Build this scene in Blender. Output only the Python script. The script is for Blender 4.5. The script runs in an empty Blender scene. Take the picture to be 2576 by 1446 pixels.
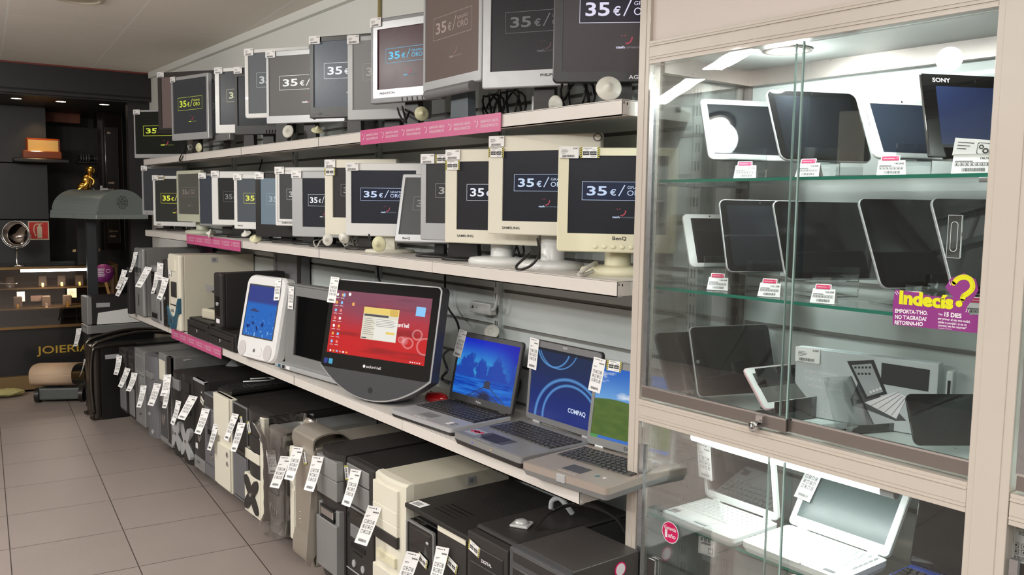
import bpy, bmesh, math, random
from mathutils import Vector, Matrix
random.seed(7)
SC = bpy.context.scene
COL = SC.collection
PI = math.pi
R = math.radians

# ---------------------------------------------------------------- camera
FPX, PITCH, ROLL, YAW, EYE = 2156.4, R(5.32), R(0.897), R(37.8), 1.5
_cy, _sy = math.cos(YAW), math.sin(YAW)
FW = Vector((_sy * math.cos(PITCH), _cy * math.cos(PITCH), -math.sin(PITCH)))
_r = Vector((_cy, -_sy, 0)); _u = _r.cross(FW)
RT = math.cos(ROLL) * _r + math.sin(ROLL) * _u
UP = -math.sin(ROLL) * _r + math.cos(ROLL) * _u
cam_d = bpy.data.cameras.new('camera'); cam = bpy.data.objects.new('camera', cam_d)
COL.objects.link(cam); SC.camera = cam
cam_d.sensor_width = 36; cam_d.lens = FPX / 2576 * 36; cam_d.clip_start = 0.02
_b = -FW
cam.matrix_world = Matrix(((RT.x, UP.x, _b.x, 0), (RT.y, UP.y, _b.y, 0), (RT.z, UP.z, _b.z, EYE), (0, 0, 0, 1)))

# ---------------------------------------------------------------- world, exposure, room lights
SC.view_settings.view_transform = 'Standard'; SC.view_settings.look = 'None'
SC.view_settings.exposure = 0.0; SC.view_settings.gamma = 1; SC.view_settings.use_curve_mapping = False
w = bpy.data.worlds.new('world'); SC.world = w; w.use_nodes = True
w.node_tree.nodes['Background'].inputs[0].default_value = (0.5, 0.48, 0.45, 1)
w.node_tree.nodes['Background'].inputs[1].default_value = 0.35
SC.cycles.max_bounces = 7; SC.cycles.transparent_max_bounces = 20; SC.cycles.adaptive_threshold = .02; SC.cycles.diffuse_bounces = 3
SC.cycles.glossy_bounces = 4; SC.cycles.transmission_bounces = 6; SC.cycles.sample_clamp_indirect = 4
SC.cycles.use_denoising = True; SC.cycles.caustics_reflective = False; SC.cycles.caustics_refractive = False

def area(name, loc, sx, sy, power, col, rot=(0, 0, 0)):
    d = bpy.data.lights.new(name, 'AREA'); d.shape = 'RECTANGLE'; d.size = sx; d.size_y = sy
    d.energy = power; d.color = col
    o = bpy.data.objects.new(name, d); COL.objects.link(o); o.location = loc; o.rotation_euler = rot
    return o
WARM = (0.985, 0.975, 0.945)
BATTENS = [(0.1, 0.3, 18, 0, 1.2), (-1.7, -0.6, 50, 0, 1.2), (0.35, -1.5, 20, 0, 1.2), (-1.9, 1.3, 60, 0, 1.2), (-2.08, 4.75, 34, 37, 1.5), (-1.18, 3.50, 44, 35, .75)]
for i, (x, y, p, a, L) in enumerate(BATTENS):
    area('tube_light', (x, y, 2.44), 0.13, L, p, WARM, (0, 0, R(a)))
def point(name, loc, power, col, r=0.02):
    d = bpy.data.lights.new(name, 'POINT'); d.energy = power; d.color = col; d.shadow_soft_size = r
    o = bpy.data.objects.new(name, d); COL.objects.link(o); o.location = loc; return o
for x, y, p in ((-.9, .3, 26), (-.2, 3.7, 34), (-.6, 5.2, 26), (-1.3, 2.2, 30), (-.3, -1.2, 18)):   # added point lights that brighten the upper walls and ceiling
    point('side_fill_light', (x, y, 2.3), p, WARM, .06)
def spot(name, loc, power, col, size=1.9, blend=.6, r=.03, aim=(0, 0, -1)):
    d = bpy.data.lights.new(name, 'SPOT'); d.energy = power; d.color = col; d.shadow_soft_size = r
    d.spot_size = size; d.spot_blend = blend
    o = bpy.data.objects.new(name, d); COL.objects.link(o); o.location = loc
    o.rotation_euler = Vector(aim).to_track_quat('-Z', 'Y').to_euler(); return o

# ---------------------------------------------------------------- a pixel of the frame as a point on a real plane
def ray(px, py): return FW + RT * ((px - 1288) / FPX) - UP * ((py - 723) / FPX)
CAM = Vector((0, 0, EYE))
def on_x(px, py, X): d = ray(px, py); return CAM + d * (X / d.x)
def on_z(px, py, Z): d = ray(px, py); return CAM + d * ((Z - EYE) / d.z)
def project(p):
    q = Vector(p) - CAM; return (1288 + FPX * q.dot(RT) / q.dot(FW), 723 - FPX * q.dot(UP) / q.dot(FW))
TA = R(6.08)                                    # the room's own axes are turned by this against the shelving
TX = Vector((math.cos(TA), -math.sin(TA), 0)); TY = Vector((math.sin(TA), math.cos(TA), 0))
def on_t(px, py, t): d = ray(px, py); return CAM + d * (t / d.dot(TY))
def tw(a, b, z=0): return TX * a + TY * b + Vector((0, 0, z))
ROOM = Matrix.Rotation(-TA, 4, 'Z')

# ---------------------------------------------------------------- materials
def S(r, g=None, b=None):
    if g is None: g = b = r
    f = lambda c: (c / 255 / 12.92) if c / 255 <= .04045 else ((c / 255 + .055) / 1.055) ** 2.4
    return (f(r), f(g), f(b), 1)
MATS = {}
def mat(name, col, rough=.5, metal=0, spec=.5, emit=None, es=1, coat=0, var=.06, bump=0, scale=30, alpha=None):
    if name in MATS: return MATS[name]
    m = bpy.data.materials.new(name); m.use_nodes = True; nt = m.node_tree
    p = nt.nodes['Principled BSDF']
    p.inputs['Base Color'].default_value = col; p.inputs['Roughness'].default_value = rough
    p.inputs['Metallic'].default_value = metal; p.inputs['Specular IOR Level'].default_value = spec
    p.inputs['Coat Weight'].default_value = coat
    if emit: p.inputs['Emission Color'].default_value = emit; p.inputs['Emission Strength'].default_value = es
    if alpha is not None: p.inputs['Alpha'].default_value = alpha
    if var or bump:
        n = nt.nodes.new('ShaderNodeTexNoise'); n.inputs['Scale'].default_value = scale; n.inputs['Detail'].default_value = 4
        tc = nt.nodes.new('ShaderNodeTexCoord'); nt.links.new(tc.outputs['Object'], n.inputs['Vector'])
        if var:
            mr = nt.nodes.new('ShaderNodeMapRange'); mr.inputs[3].default_value = max(0, rough - var); mr.inputs[4].default_value = min(1, rough + var)
            nt.links.new(n.outputs[0], mr.inputs[0]); nt.links.new(mr.outputs[0], p.inputs['Roughness'])
        if bump:
            b = nt.nodes.new('ShaderNodeBump'); b.inputs['Strength'].default_value = bump; b.inputs['Distance'].default_value = .002
            nt.links.new(n.outputs[0], b.inputs['Height']); nt.links.new(b.outputs[0], p.inputs['Normal'])
    MATS[name] = m; return m
def lcd(col, name=None):                        # a switched-on panel: its backlight shows through
    name = name or 'lcd_%d_%d_%d' % col
    return mat(name, (.012, .012, .013, 1), .28, emit=S(*col), es=.78, spec=.16, var=.03, scale=12)
def glow(name, col, es=1): return mat(name, (.02, .02, .02, 1), .5, emit=col, es=es, var=0)
def thin_glass(name, tint, refl=.06, edge=.75):
    m = bpy.data.materials.new(name); m.use_nodes = True; nt = m.node_tree; nt.nodes.clear()
    o = nt.nodes.new('ShaderNodeOutputMaterial'); t = nt.nodes.new('ShaderNodeBsdfTransparent'); t.inputs[0].default_value = tint
    g = nt.nodes.new('ShaderNodeBsdfGlossy'); g.inputs['Roughness'].default_value = .01; g.inputs[0].default_value = (1, 1, 1, 1)
    f = nt.nodes.new('ShaderNodeFresnel'); f.inputs[0].default_value = 1.5
    no = nt.nodes.new('ShaderNodeTexNoise'); no.inputs['Scale'].default_value = 3; bu = nt.nodes.new('ShaderNodeBump')
    bu.inputs['Strength'].default_value = .02; bu.inputs['Distance'].default_value = .01
    nt.links.new(no.outputs[0], bu.inputs['Height']); nt.links.new(bu.outputs[0], g.inputs['Normal'])
    mx = nt.nodes.new('ShaderNodeMixShader')
    mr = nt.nodes.new('ShaderNodeMath'); mr.operation = 'MULTIPLY_ADD'; mr.inputs[1].default_value = edge; mr.inputs[2].default_value = refl
    nt.links.new(f.outputs[0], mr.inputs[0]); nt.links.new(mr.outputs[0], mx.inputs[0])
    nt.links.new(t.outputs[0], mx.inputs[1]); nt.links.new(g.outputs[0], mx.inputs[2]); nt.links.new(mx.outputs[0], o.inputs[0])
    MATS[name] = m; return m
GLASS = thin_glass('door_glass', (.975, .99, .983, 1), .0, .62)
ACRYL = thin_glass('clear_acrylic', (.94, .96, .96, 1), .05, 1.2)
FILM = thin_glass('plastic_film', (.93, .93, .92, 1), .10, 1.0)
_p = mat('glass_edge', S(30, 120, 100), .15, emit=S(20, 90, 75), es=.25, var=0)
beige = mat('cabinet_beige', S(200, 190, 179), .32, var=.08, coat=.25)
shelfw = mat('shelf_white', S(222, 216, 209), .42, bump=.1)
panelg = mat('panel_grey', S(204, 210, 208), .5)
slotk = mat('slot_black', S(18, 18, 18), .6)
groove = mat('groove_grey', S(120, 118, 114), .5)
blk = mat('black_plastic', S(30, 28, 27), .38, bump=.15, scale=200)
blkg = mat('gloss_black', S(14, 14, 15), .08, coat=.5, var=.03)
blkm = mat('dark_metal', S(46, 43, 42), .45, bump=.1)
dgrey = mat('dark_grey_plastic', S(72, 72, 74), .42)
mgrey = mat('mid_grey_plastic', S(122, 122, 124), .4)
silv = mat('silver_plastic', S(186, 187, 189), .34, metal=.25)
silvd = mat('dull_silver', S(150, 150, 150), .38, metal=.35)
chrome = mat('chrome', S(225, 225, 225), .12, metal=1, var=.04)
white = mat('white_plastic', S(232, 232, 230), .3, coat=.2)
whiteg = mat('gloss_white', S(240, 240, 240), .12, coat=.6, var=.03)
cream = mat('cream_plastic', S(230, 225, 208), .4)
beigep = mat('beige_plastic', S(205, 198, 178), .42)
yellowed = mat('yellowed_plastic', S(232, 226, 196), .42)
galv = mat('case_steel', S(150, 150, 148), .36, metal=.5)
beigem = mat('beige_case_paint', S(204, 198, 180), .45)
paper = mat('tag_paper', S(246, 245, 244), .6)
ink = mat('print_ink', S(58, 56, 58), .7, var=0)
yel = mat('tag_yellow', S(225, 215, 70), .6, var=0)
pink = mat('strip_pink', S(205, 92, 140), .35, var=.05)
magenta = mat('label_magenta', S(214, 30, 96), .45, var=0)
purple = mat('sticker_purple', S(140, 48, 128), .4, var=0)
stkyel = mat('sticker_yellow', S(226, 224, 20), .4, var=0)
stkw = mat('sticker_white', S(240, 235, 240), .5, var=0)
gold = mat('gold', S(222, 170, 80), .2, metal=1)
bluepl = mat('blue_plastic', S(52, 96, 118), .25, coat=.3)
cable = mat('black_cable_rubber', S(22, 21, 20), .45)
cablew = mat('grey_cable_rubber', S(190, 186, 176), .5)
tagpl = mat('security_tag_plastic', S(226, 224, 214), .38)
tagcr = mat('security_tag_cream', S(222, 218, 180), .4)

# ---------------------------------------------------------------- mesh building
_tc = {}
def text_geo(body, bold=0.0):
    k = (body, bold)
    if k not in _tc:
        cu = bpy.data.curves.new('t', 'FONT'); cu.body = body; cu.size = 1; cu.offset = bold; cu.resolution_u = 3
        ob = bpy.data.objects.new('t', cu); COL.objects.link(ob)
        dg = bpy.context.evaluated_depsgraph_get(); dg.update()
        me = bpy.data.meshes.new_from_object(ob.evaluated_get(dg))
        vs = [tuple(v.co) for v in me.vertices]; fs = [tuple(p.vertices) for p in me.polygons]
        bpy.data.objects.remove(ob); bpy.data.curves.remove(cu); bpy.data.meshes.remove(me)
        if not vs: vs = [(0, 0, 0)]
        x0 = min(v[0] for v in vs); x1 = max(v[0] for v in vs)
        _tc[k] = ([(v[0] - x0, v[1]) for v in vs], fs, x1 - x0)
    return _tc[k]
def rr(x0, x1, z0, z1, r, n=4):
    if r <= 0: r = 1e-5
    P = []
    for cx, cz, a0 in ((x1 - r, z1 - r, 0), (x0 + r, z1 - r, 90), (x0 + r, z0 + r, 180), (x1 - r, z0 + r, 270)):
        for i in range(n + 1):
            a = R(a0 + 90 * i / n); P.append((cx + r * math.cos(a), cz + r * math.sin(a)))
    return P
def circ(cx, cz, rx, rz=None, n=24): rz = rz or rx; return [(cx + rx * math.cos(2 * PI * i / n), cz + rz * math.sin(2 * PI * i / n)) for i in range(n)]
class M:
    def __init__(s): s.v = []; s.f = []; s.m = []; s.s = []
    def add(s, V, F, m=0, T=None, smooth=False):
        k = len(s.v)
        for p in V:
            p = Vector(p); s.v.append(tuple(T @ p) if T is not None else tuple(p))
        for q in F: s.f.append(tuple(i + k for i in q)); s.m.append(m); s.s.append(smooth)
    def box(s, x0, x1, y0, y1, z0, z1, m=0, b=0, T=None, seg=1):
        if b <= 0:
            V = [(x, y, z) for z in (z0, z1) for y in (y0, y1) for x in (x0, x1)]
            s.add(V, [(0, 2, 3, 1), (4, 5, 7, 6), (0, 1, 5, 4), (2, 6, 7, 3), (0, 4, 6, 2), (1, 3, 7, 5)], m, T); return
        bm = bmesh.new(); bmesh.ops.create_cube(bm, size=1)
        for v in bm.verts: v.co = Vector(((x0 + x1) / 2 + v.co.x * (x1 - x0), (y0 + y1) / 2 + v.co.y * (y1 - y0), (z0 + z1) / 2 + v.co.z * (z1 - z0)))
        bmesh.ops.bevel(bm, geom=bm.edges[:], offset=b, segments=seg, affect='EDGES', profile=.5)
        bm.verts.index_update()
        s.add([v.co for v in bm.verts], [[v.index for v in f.verts] for f in bm.faces], m, T); bm.free()
    def loft(s, loops, m=0, T=None, c0=True, c1=True, closed=True, smooth=False, ms=None):
        n = len(loops[0]); b0 = len(s.v); s.add([p for l in loops for p in l], [], 0, T)
        for k in range(len(loops) - 1):
            for i in range(n if closed else n - 1):
                s.f.append((b0 + k * n + i, b0 + k * n + (i + 1) % n, b0 + (k + 1) * n + (i + 1) % n, b0 + (k + 1) * n + i))
                s.m.append(ms[k] if ms else m); s.s.append(smooth)
        if c0: s.f.append(tuple(b0 + i for i in range(n))[::-1]); s.m.append(ms[0] if ms else m); s.s.append(False)
        if c1: s.f.append(tuple(b0 + (len(loops) - 1) * n + i for i in range(n))); s.m.append(ms[-1] if ms else m); s.s.append(False)
    def prism(s, pts, a0, a1, ax='y', m=0, T=None, smooth=False):
        f = {'x': lambda p, a: (a, p[0], p[1]), 'y': lambda p, a: (p[0], a, p[1]), 'z': lambda p, a: (p[0], p[1], a)}[ax]
        s.loft([[f(p, a0) for p in pts], [f(p, a1) for p in pts]], m, T, smooth=smooth)
    def quad(s, pts, m=0, T=None): s.add(pts, [tuple(range(len(pts)))], m, T)
    def face(s, x0, x1, z0, z1, y=0, m=0, T=None): s.quad([(x0, y, z0), (x1, y, z0), (x1, y, z1), (x0, y, z1)], m, T)
    def line(s, x0, z0, x1, z1, t, y=0, m=0, T=None):
        d = Vector((x1 - x0, z1 - z0)); n = Vector((-d.y, d.x)).normalized() * t / 2
        s.quad([(x0 - n.x, y, z0 - n.y), (x1 - n.x, y, z1 - n.y), (x1 + n.x, y, z1 + n.y), (x0 + n.x, y, z0 + n.y)], m, T)
    def text(s, body, x, z, h, y=0, m=0, T=None, bold=0, wx=None, width=None, right=False):
        V, F, W = text_geo(body, bold); k = h / .73; kx = k * (wx or 1)
        if width: kx = width / W
        if right: x -= W * kx
        s.add([(x + p[0] * kx, y, z + p[1] * k) for p in V], F, m, T)
    def tube(s, pts, r, m=0, n=7, T=None, closed=False):
        pts = [Vector(p) for p in pts]; loops = []; L = len(pts); u = None
        for i, p in enumerate(pts):
            a = pts[(i - 1) % L] if (i or closed) else p; b = pts[(i + 1) % L] if (i < L - 1 or closed) else p
            t = (b - a).normalized()
            if u is None: u = t.orthogonal().normalized()
            u = (u - t * u.dot(t)); u = u.normalized() if u.length > 1e-6 else t.orthogonal().normalized()
            v = t.cross(u); rad = r[i] if isinstance(r, (list, tuple)) else r
            loops.append([tuple(p + u * rad * math.cos(2 * PI * j / n) + v * rad * math.sin(2 * PI * j / n)) for j in range(n)])
        if closed: loops.append(loops[0])
        s.loft(loops, m, T, c0=not closed, c1=not closed, smooth=True)
    def lathe(s, prof, m=0, n=28, T=None, smooth=True):
        s.loft([[(r * math.cos(2 * PI * j / n), r * math.sin(2 * PI * j / n), z) for j in range(n)] for r, z in prof], m, T, smooth=smooth)
    def cyl(s, c, r, h, ax='z', m=0, n=20, T=None, rz=None):
        P = circ(c['xyz'.index('y' if ax == 'x' else 'x')], c[2 if ax != 'z' else 1], r, rz, n)
        a = c['xyz'.index(ax)]; s.prism(P, a, a + h, ax, m, T)
    def mesh(s, name, mats):
        me = bpy.data.meshes.new(name); me.from_pydata(s.v, [], s.f)
        for q in mats: me.materials.append(q)
        me.polygons.foreach_set('material_index', s.m); me.polygons.foreach_set('use_smooth', s.s)
        me.update(); return me
def smooth_path(pts, n=6):
    P = [Vector(p) for p in pts]; out = []
    for i in range(len(P) - 1):
        a = P[max(i - 1, 0)]; b = P[i]; c = P[i + 1]; d = P[min(i + 2, len(P) - 1)]
        for k in range(n):
            t = k / n; out.append(.5 * ((2 * b) + (c - a) * t + (2 * a - 5 * b + 4 * c - d) * t * t + (3 * b - a - 3 * c + d) * t ** 3))
    out.append(P[-1]); return out
def tag(o, label=None, cat=None, group=None, kind=None):
    if label: o['label'] = label
    if cat: o['category'] = cat
    if group: o['group'] = group
    if kind: o['kind'] = kind
    return o
def obj(name, g, mats, parent=None, T=None, label=None):
    if not isinstance(mats, (list, tuple)): mats = [mats]
    me = g.mesh(name, mats) if isinstance(g, M) else g
    o = bpy.data.objects.new(name, me); COL.objects.link(o)
    if parent: o.parent = parent
    if T is not None: o.matrix_local = T
    if label: o['label'] = label
    return o
def empty(name, T, label, cat, group=None):
    o = bpy.data.objects.new(name, None); COL.objects.link(o); o.empty_display_size = .05
    o.matrix_local = T; return tag(o, label, cat, group)
def at(loc, az=0, tilt=0):                      # local x = viewer's right, y = away from the viewer, z = up; az = direction the viewer looks
    return Matrix.Translation(Vector(loc)) @ Matrix.Rotation(-R(az), 4, 'Z') @ Matrix.Rotation(R(tilt), 4, 'X')
def structure(name, g, mats, T=None):
    o = obj(name, g, mats, None, T); o['kind'] = 'structure'; return o

# ================================================================ the room
def tile_mat(name, base, line, sx, sy, ox, oy, lw, rough, var, bump=.15, wy=None):
    m = bpy.data.materials.new(name); m.use_nodes = True; nt = m.node_tree; p = nt.nodes['Principled BSDF']
    tc = nt.nodes.new('ShaderNodeTexCoord'); mp = nt.nodes.new('ShaderNodeMapping'); mp.inputs['Location'].default_value = (-ox, -oy, 0)
    nt.links.new(tc.outputs['Object'], mp.inputs[0]); sep = nt.nodes.new('ShaderNodeSeparateXYZ'); nt.links.new(mp.outputs[0], sep.inputs[0])
    def mask(out, size):
        d = nt.nodes.new('ShaderNodeMath'); d.operation = 'DIVIDE'; d.inputs[1].default_value = size; nt.links.new(out, d.inputs[0])
        a = nt.nodes.new('ShaderNodeMath'); a.operation = 'PINGPONG'; a.inputs[1].default_value = .5; nt.links.new(d.outputs[0], a.inputs[0])
        l = nt.nodes.new('ShaderNodeMath'); l.operation = 'LESS_THAN'; l.inputs[1].default_value = lw / size; nt.links.new(a.outputs[0], l.inputs[0])
        fl = nt.nodes.new('ShaderNodeMath'); fl.operation = 'FLOOR'; nt.links.new(d.outputs[0], fl.inputs[0])
        return l, fl
    lx, fx = mask(sep.outputs[0], sx); ly, fy = mask(sep.outputs[1], sy)
    mx = nt.nodes.new('ShaderNodeMath'); mx.operation = 'MAXIMUM'; nt.links.new(lx.outputs[0], mx.inputs[0]); nt.links.new(ly.outputs[0], mx.inputs[1])
    cb = nt.nodes.new('ShaderNodeCombineXYZ'); nt.links.new(fx.outputs[0], cb.inputs[0]); nt.links.new(fy.outputs[0], cb.inputs[1])
    wn = nt.nodes.new('ShaderNodeTexWhiteNoise'); nt.links.new(cb.outputs[0], wn.inputs['Vector'])
    n1 = nt.nodes.new('ShaderNodeTexNoise'); n1.inputs['Scale'].default_value = 2.2; n1.inputs['Detail'].default_value = 6; nt.links.new(tc.outputs['Object'], n1.inputs['Vector'])
    n2 = nt.nodes.new('ShaderNodeTexNoise'); n2.inputs['Scale'].default_value = 260; n2.inputs['Detail'].default_value = 2; nt.links.new(tc.outputs['Object'], n2.inputs['Vector'])
    a1 = nt.nodes.new('ShaderNodeMath'); a1.operation = 'ADD'; nt.links.new(n1.outputs[0], a1.inputs[0]); nt.links.new(n2.outputs[0], a1.inputs[1])
    a2 = nt.nodes.new('ShaderNodeMath'); a2.operation = 'MULTIPLY_ADD'; a2.inputs[1].default_value = .35; nt.links.new(wn.outputs[0], a2.inputs[0]); nt.links.new(a1.outputs[0], a2.inputs[2])
    mr = nt.nodes.new('ShaderNodeMapRange'); mr.inputs[1].default_value = .6; mr.inputs[2].default_value = 1.8; mr.inputs[3].default_value = 1 - var; mr.inputs[4].default_value = 1 + var
    nt.links.new(a2.outputs[0], mr.inputs[0])
    vm = nt.nodes.new('ShaderNodeVectorMath'); vm.operation = 'SCALE'; vm.inputs[0].default_value = base[:3]; nt.links.new(mr.outputs[0], vm.inputs['Scale'])
    mix = nt.nodes.new('ShaderNodeMix'); mix.data_type = 'RGBA'; nt.links.new(mx.outputs[0], mix.inputs[0]); nt.links.new(vm.outputs[0], mix.inputs[6]); mix.inputs[7].default_value = line
    nt.links.new(mix.outputs[2], p.inputs['Base Color']); p.inputs['Roughness'].default_value = rough
    bu = nt.nodes.new('ShaderNodeBump'); bu.inputs['Strength'].default_value = bump; bu.inputs['Distance'].default_value = .003
    sb = nt.nodes.new('ShaderNodeMath'); sb.operation = 'SUBTRACT'; nt.links.new(n2.outputs[0], sb.inputs[0]); nt.links.new(mx.outputs[0], sb.inputs[1])
    nt.links.new(sb.outputs[0], bu.inputs['Height']); nt.links.new(bu.outputs[0], p.inputs['Normal'])
    return m
floor_m = tile_mat('floor_tiles', S(150, 138, 132), S(70, 62, 58), .449, .46, .052, .03 , .0022, .42, .10)
ceil_m = tile_mat('ceiling_tiles', S(243, 238, 227), S(250, 248, 240), .596, 1.235, .153, .55, .006, .9, .04, .3)
plaster = mat('wall_plaster', S(242, 242, 236), .8, bump=.2, scale=60)
g = M(); g.box(-3.8, 2.6, -3.2, 10.2, -.12, 0); structure('floor', g, floor_m, ROOM)
g = M(); g.box(-3.8, 2.6, -3.2, 7.3, 2.5, 2.62); structure('ceiling', g, ceil_m, ROOM)
g = M(); g.box(1.93, 2.05, 1.66, 7.2, 0, 2.5); structure('wall_right', g, plaster)
g = M(); g.box(2.12, 2.24, -3.0, 1.66, 0, 2.5); structure('wall_right', g, plaster)
roomwall = mat('room_wall_grey', S(120, 116, 110), .8)
g = M(); g.box(-3.9, -3.8, -3.2, 10, 0, 2.6); structure('wall_left', g, roomwall, ROOM)
g = M(); g.box(-3.9, 2.6, -3.3, -3.2, 0, 2.6); structure('wall_front', g, roomwall, ROOM)
g = M(); g.box(-3.8, 2.6, 8.95, 9.05, 0, 2.6); structure('wall_back', g, mat('back_wall_black', S(26, 24, 23), .5), ROOM)
blackp = mat('black_panel', S(31, 31, 33), .45)
darkp = mat('dark_wall_panel', S(44, 45, 46), .5)
# black portal of the jewellery corner: fascia, its ceiling, the wall end beside the shelving
g = M(); g.box(-3.8, 1.55, 7.3, 7.36, 2.28, 2.5); g.box(-3.8, 1.5, 7.3, 7.32, 2.30, 2.315, 0); g.box(-3.8, 1.55, 7.36, 8.95, 2.27, 2.5)
structure('trim_1', g, blackp, ROOM)
g = M(); g.box(-3.8, 2.0, 7.29, 7.3, 2.488, 2.5); structure('trim_2', g, mat('red_edge', S(120, 50, 40), .5), ROOM)
g = M(); g.box(1.0, 1.9, 7.38, 7.5, 0, 2.28); structure('wall_end', g, blackp, ROOM)
# dark panelled inner wall with two joints, standing left of the recess
g = M()
for z0, z1 in ((0, 1.335), (1.342, 1.80), (1.807, 2.27)): g.box(-1.2, .48, 8.2, 8.95, z0, z1, 0, .002)
structure('trim_3', g, darkp, ROOM)
# thin metal edge of the wall top beside the ceiling
g = M(); g.box(1.90, 1.93, 1.66, 7.1, 2.455, 2.5); structure('trim_4', g, plaster)
# ceiling battens over the aisle (they light the shop and mirror in the glass)

# ================================================================ the metal shelving
Y0, MOD = 1.60, .90
for k in range(5):
    y0, y1 = Y0 + MOD * k, Y0 + MOD * (k + 1)
    t = empty('shelving_bay', at((1.88, (y0 + y1) / 2, 0)), ['nearest grey back panel bay of the shelving, beside the glass cabinet', 'second grey back panel bay, behind the all-in-one and blue laptop', 'third grey back panel bay, behind the white all-in-one computer', 'fourth grey back panel bay, behind the beige tower on the shelf', 'farthest grey back panel bay, beside the black jewellery corner'][k], 'shelving', 'back panels of the wall shelving')
    g = M(); z = .14; hh = MOD / 2 - .017
    while z < 2.05: g.box(.005, .02, -hh, hh, z, z + .121, 0, 0); g.box(.012, .02, -hh, hh, z + .121, z + .133, 1); z += .133
    obj('back_panel', g, [panelg, groove], t)
    g = M(); g.box(-.012, .03, hh - .0, hh + .034, .02, 2.08, 0)
    for i in range(38): z = .16 + i * .05; [g.box(-.0125, -.011, hh + a, hh + a + .004, z, z + .026, 1) for a in (.009, .020)]
    obj('slotted_upright', g, [panelg, slotk], t)
g = M(); g.box(1.868, 1.90, Y0 - .034, Y0 - .001, .02, 2.08, 0)
for i in range(38): z = .16 + i * .05; [g.box(1.8665, 1.869, Y0 - .0345 + a, Y0 - .0345 + a + .004, z, z + .026, 1) for a in (.009, .020)]
tag(obj('slotted_upright', g, [panelg, slotk]), 'grey slotted upright closing the shelving, seen through the cabinet glass', 'upright')
WHERE = ['nearest', 'second', 'third', 'fourth', 'farthest']
for lv, X, z, nm, dark in (('A', 1.59, 1.783, 'top', 0), ('B', 1.59, 1.312, 'middle', 0), ('C', 1.473, .774, 'laptop and tower', 0), ('D', 1.473, .11, 'bottom', 0)):
    for k in range(5):
        y0, y1 = Y0 + MOD * k + .001, Y0 + MOD * (k + 1) - .001; g = M(); lp = .042 if lv != 'D' else .05
        g.box(X, 1.862, y0, y1, z - .003, z)
        g.box(X, X + .003, y0, y1, z - lp, z - .002, 0); g.box(X, X + .02, y0, y1, z - lp, z - lp + .003)
        for y in (y0, y1 - .003): g.box(X + .001, 1.862, y, y + .003, z - lp + .002, z - .002)
        for i in (1, 2, 3): xx = X + (1.862 - X) * i / 4; g.box(xx, xx + .02, y0, y1, z - .018, z - .003, 0)
        if k == 0: g.box(X + .006, X + .008, y0 - .0012, y0, z - .012, z - .006, 1); g.box(X + .018, X + .021, y0 - .0012, y0, z - .014, z - .008, 1)
        if k: g.box(X - .0006, X, y1 - .0015, y1 + .0015, z - lp, z, 1)
        tag(obj('metal_shelf', g, [shelfw, slotk]), '%s white metal shelf board of the %s level' % (WHERE[k], nm), 'shelf', '%s level shelf boards' % nm)
# pink guarantee strips clipped on three shelf fronts
def strip(y0, y1, X, z, n, label, sag=0, L='GARANTÍA DE 1 AÑO EN'):
    g = M(); T = at((X, y1, z + .004), 90); W = y1 - y0; hh = .056
    g.prism([(0, -hh), (W, -hh - sag), (W, -sag), (0, 0)], -.004, -.0015, 'y', 0)
    for i in range(n):
        x = W * (i + .12) / n; zz = -hh * .62; s = W / n
        for a in range(4): a0 = R(-80 + a * 24); a1 = R(-56 + a * 24); g.line(x + .012 * math.cos(a0), zz + .014 + .016 * math.sin(a0), x + .012 * math.cos(a1), zz + .014 + .016 * math.sin(a1), .0025, -.0042, 1)
        g.face(x - .006, x - .003, zz + .016, zz + .019, -.0042, 1); g.face(x - .001, x + .002, zz + .016, zz + .019, -.0042, 1)
        g.text(L, x + s * .18, zz + .010, .0085, -.0042, 1, width=s * .62); g.text('TODOS LOS PRODUCTOS', x + s * .18, zz - .004, .0085, -.0042, 1, width=s * .62)
    return tag(obj('pink_strip', g, [pink, stkw], None, T), label, 'strip', 'pink guarantee strips on the shelf fronts')
pj = lambda px, py, X: on_x(px, py, X).y
strip(pj(1262, 310, 1.587), pj(909, 345, 1.587), 1.587, 1.783, 6, 'pink guarantee strip on the front of the top shelf')
strip(pj(606, 615, 1.587), pj(471, 600, 1.587), 1.587, 1.312, 6, 'pink guarantee strip on the front of the middle shelf', .006)
strip(pj(559, 890, 1.470), pj(434, 840, 1.470), 1.468, .7685, 6, 'pink guarantee strip below the cash drawers')
g = M(); g.box(0, .4, 0, .003, 0, .135); g.line(.05, .02, .16, .13, .007, -.001, 2); g.line(.05, 0.0, .27, .13, .007, -.001, 2); g.line(.17, .03, .18, .11, .006, -.0012, 1); g.line(.05, .05, .08, .08, .006, -.0012, 1)
tag(obj('purple_sign', g, [mat('dark_purple_card', S(96, 46, 76), .5), pink, slotk], None, at((1.855, 5.95, 1.13), 90)), 'dark pink printed card under the far end of the middle shelf', 'sign')

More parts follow.
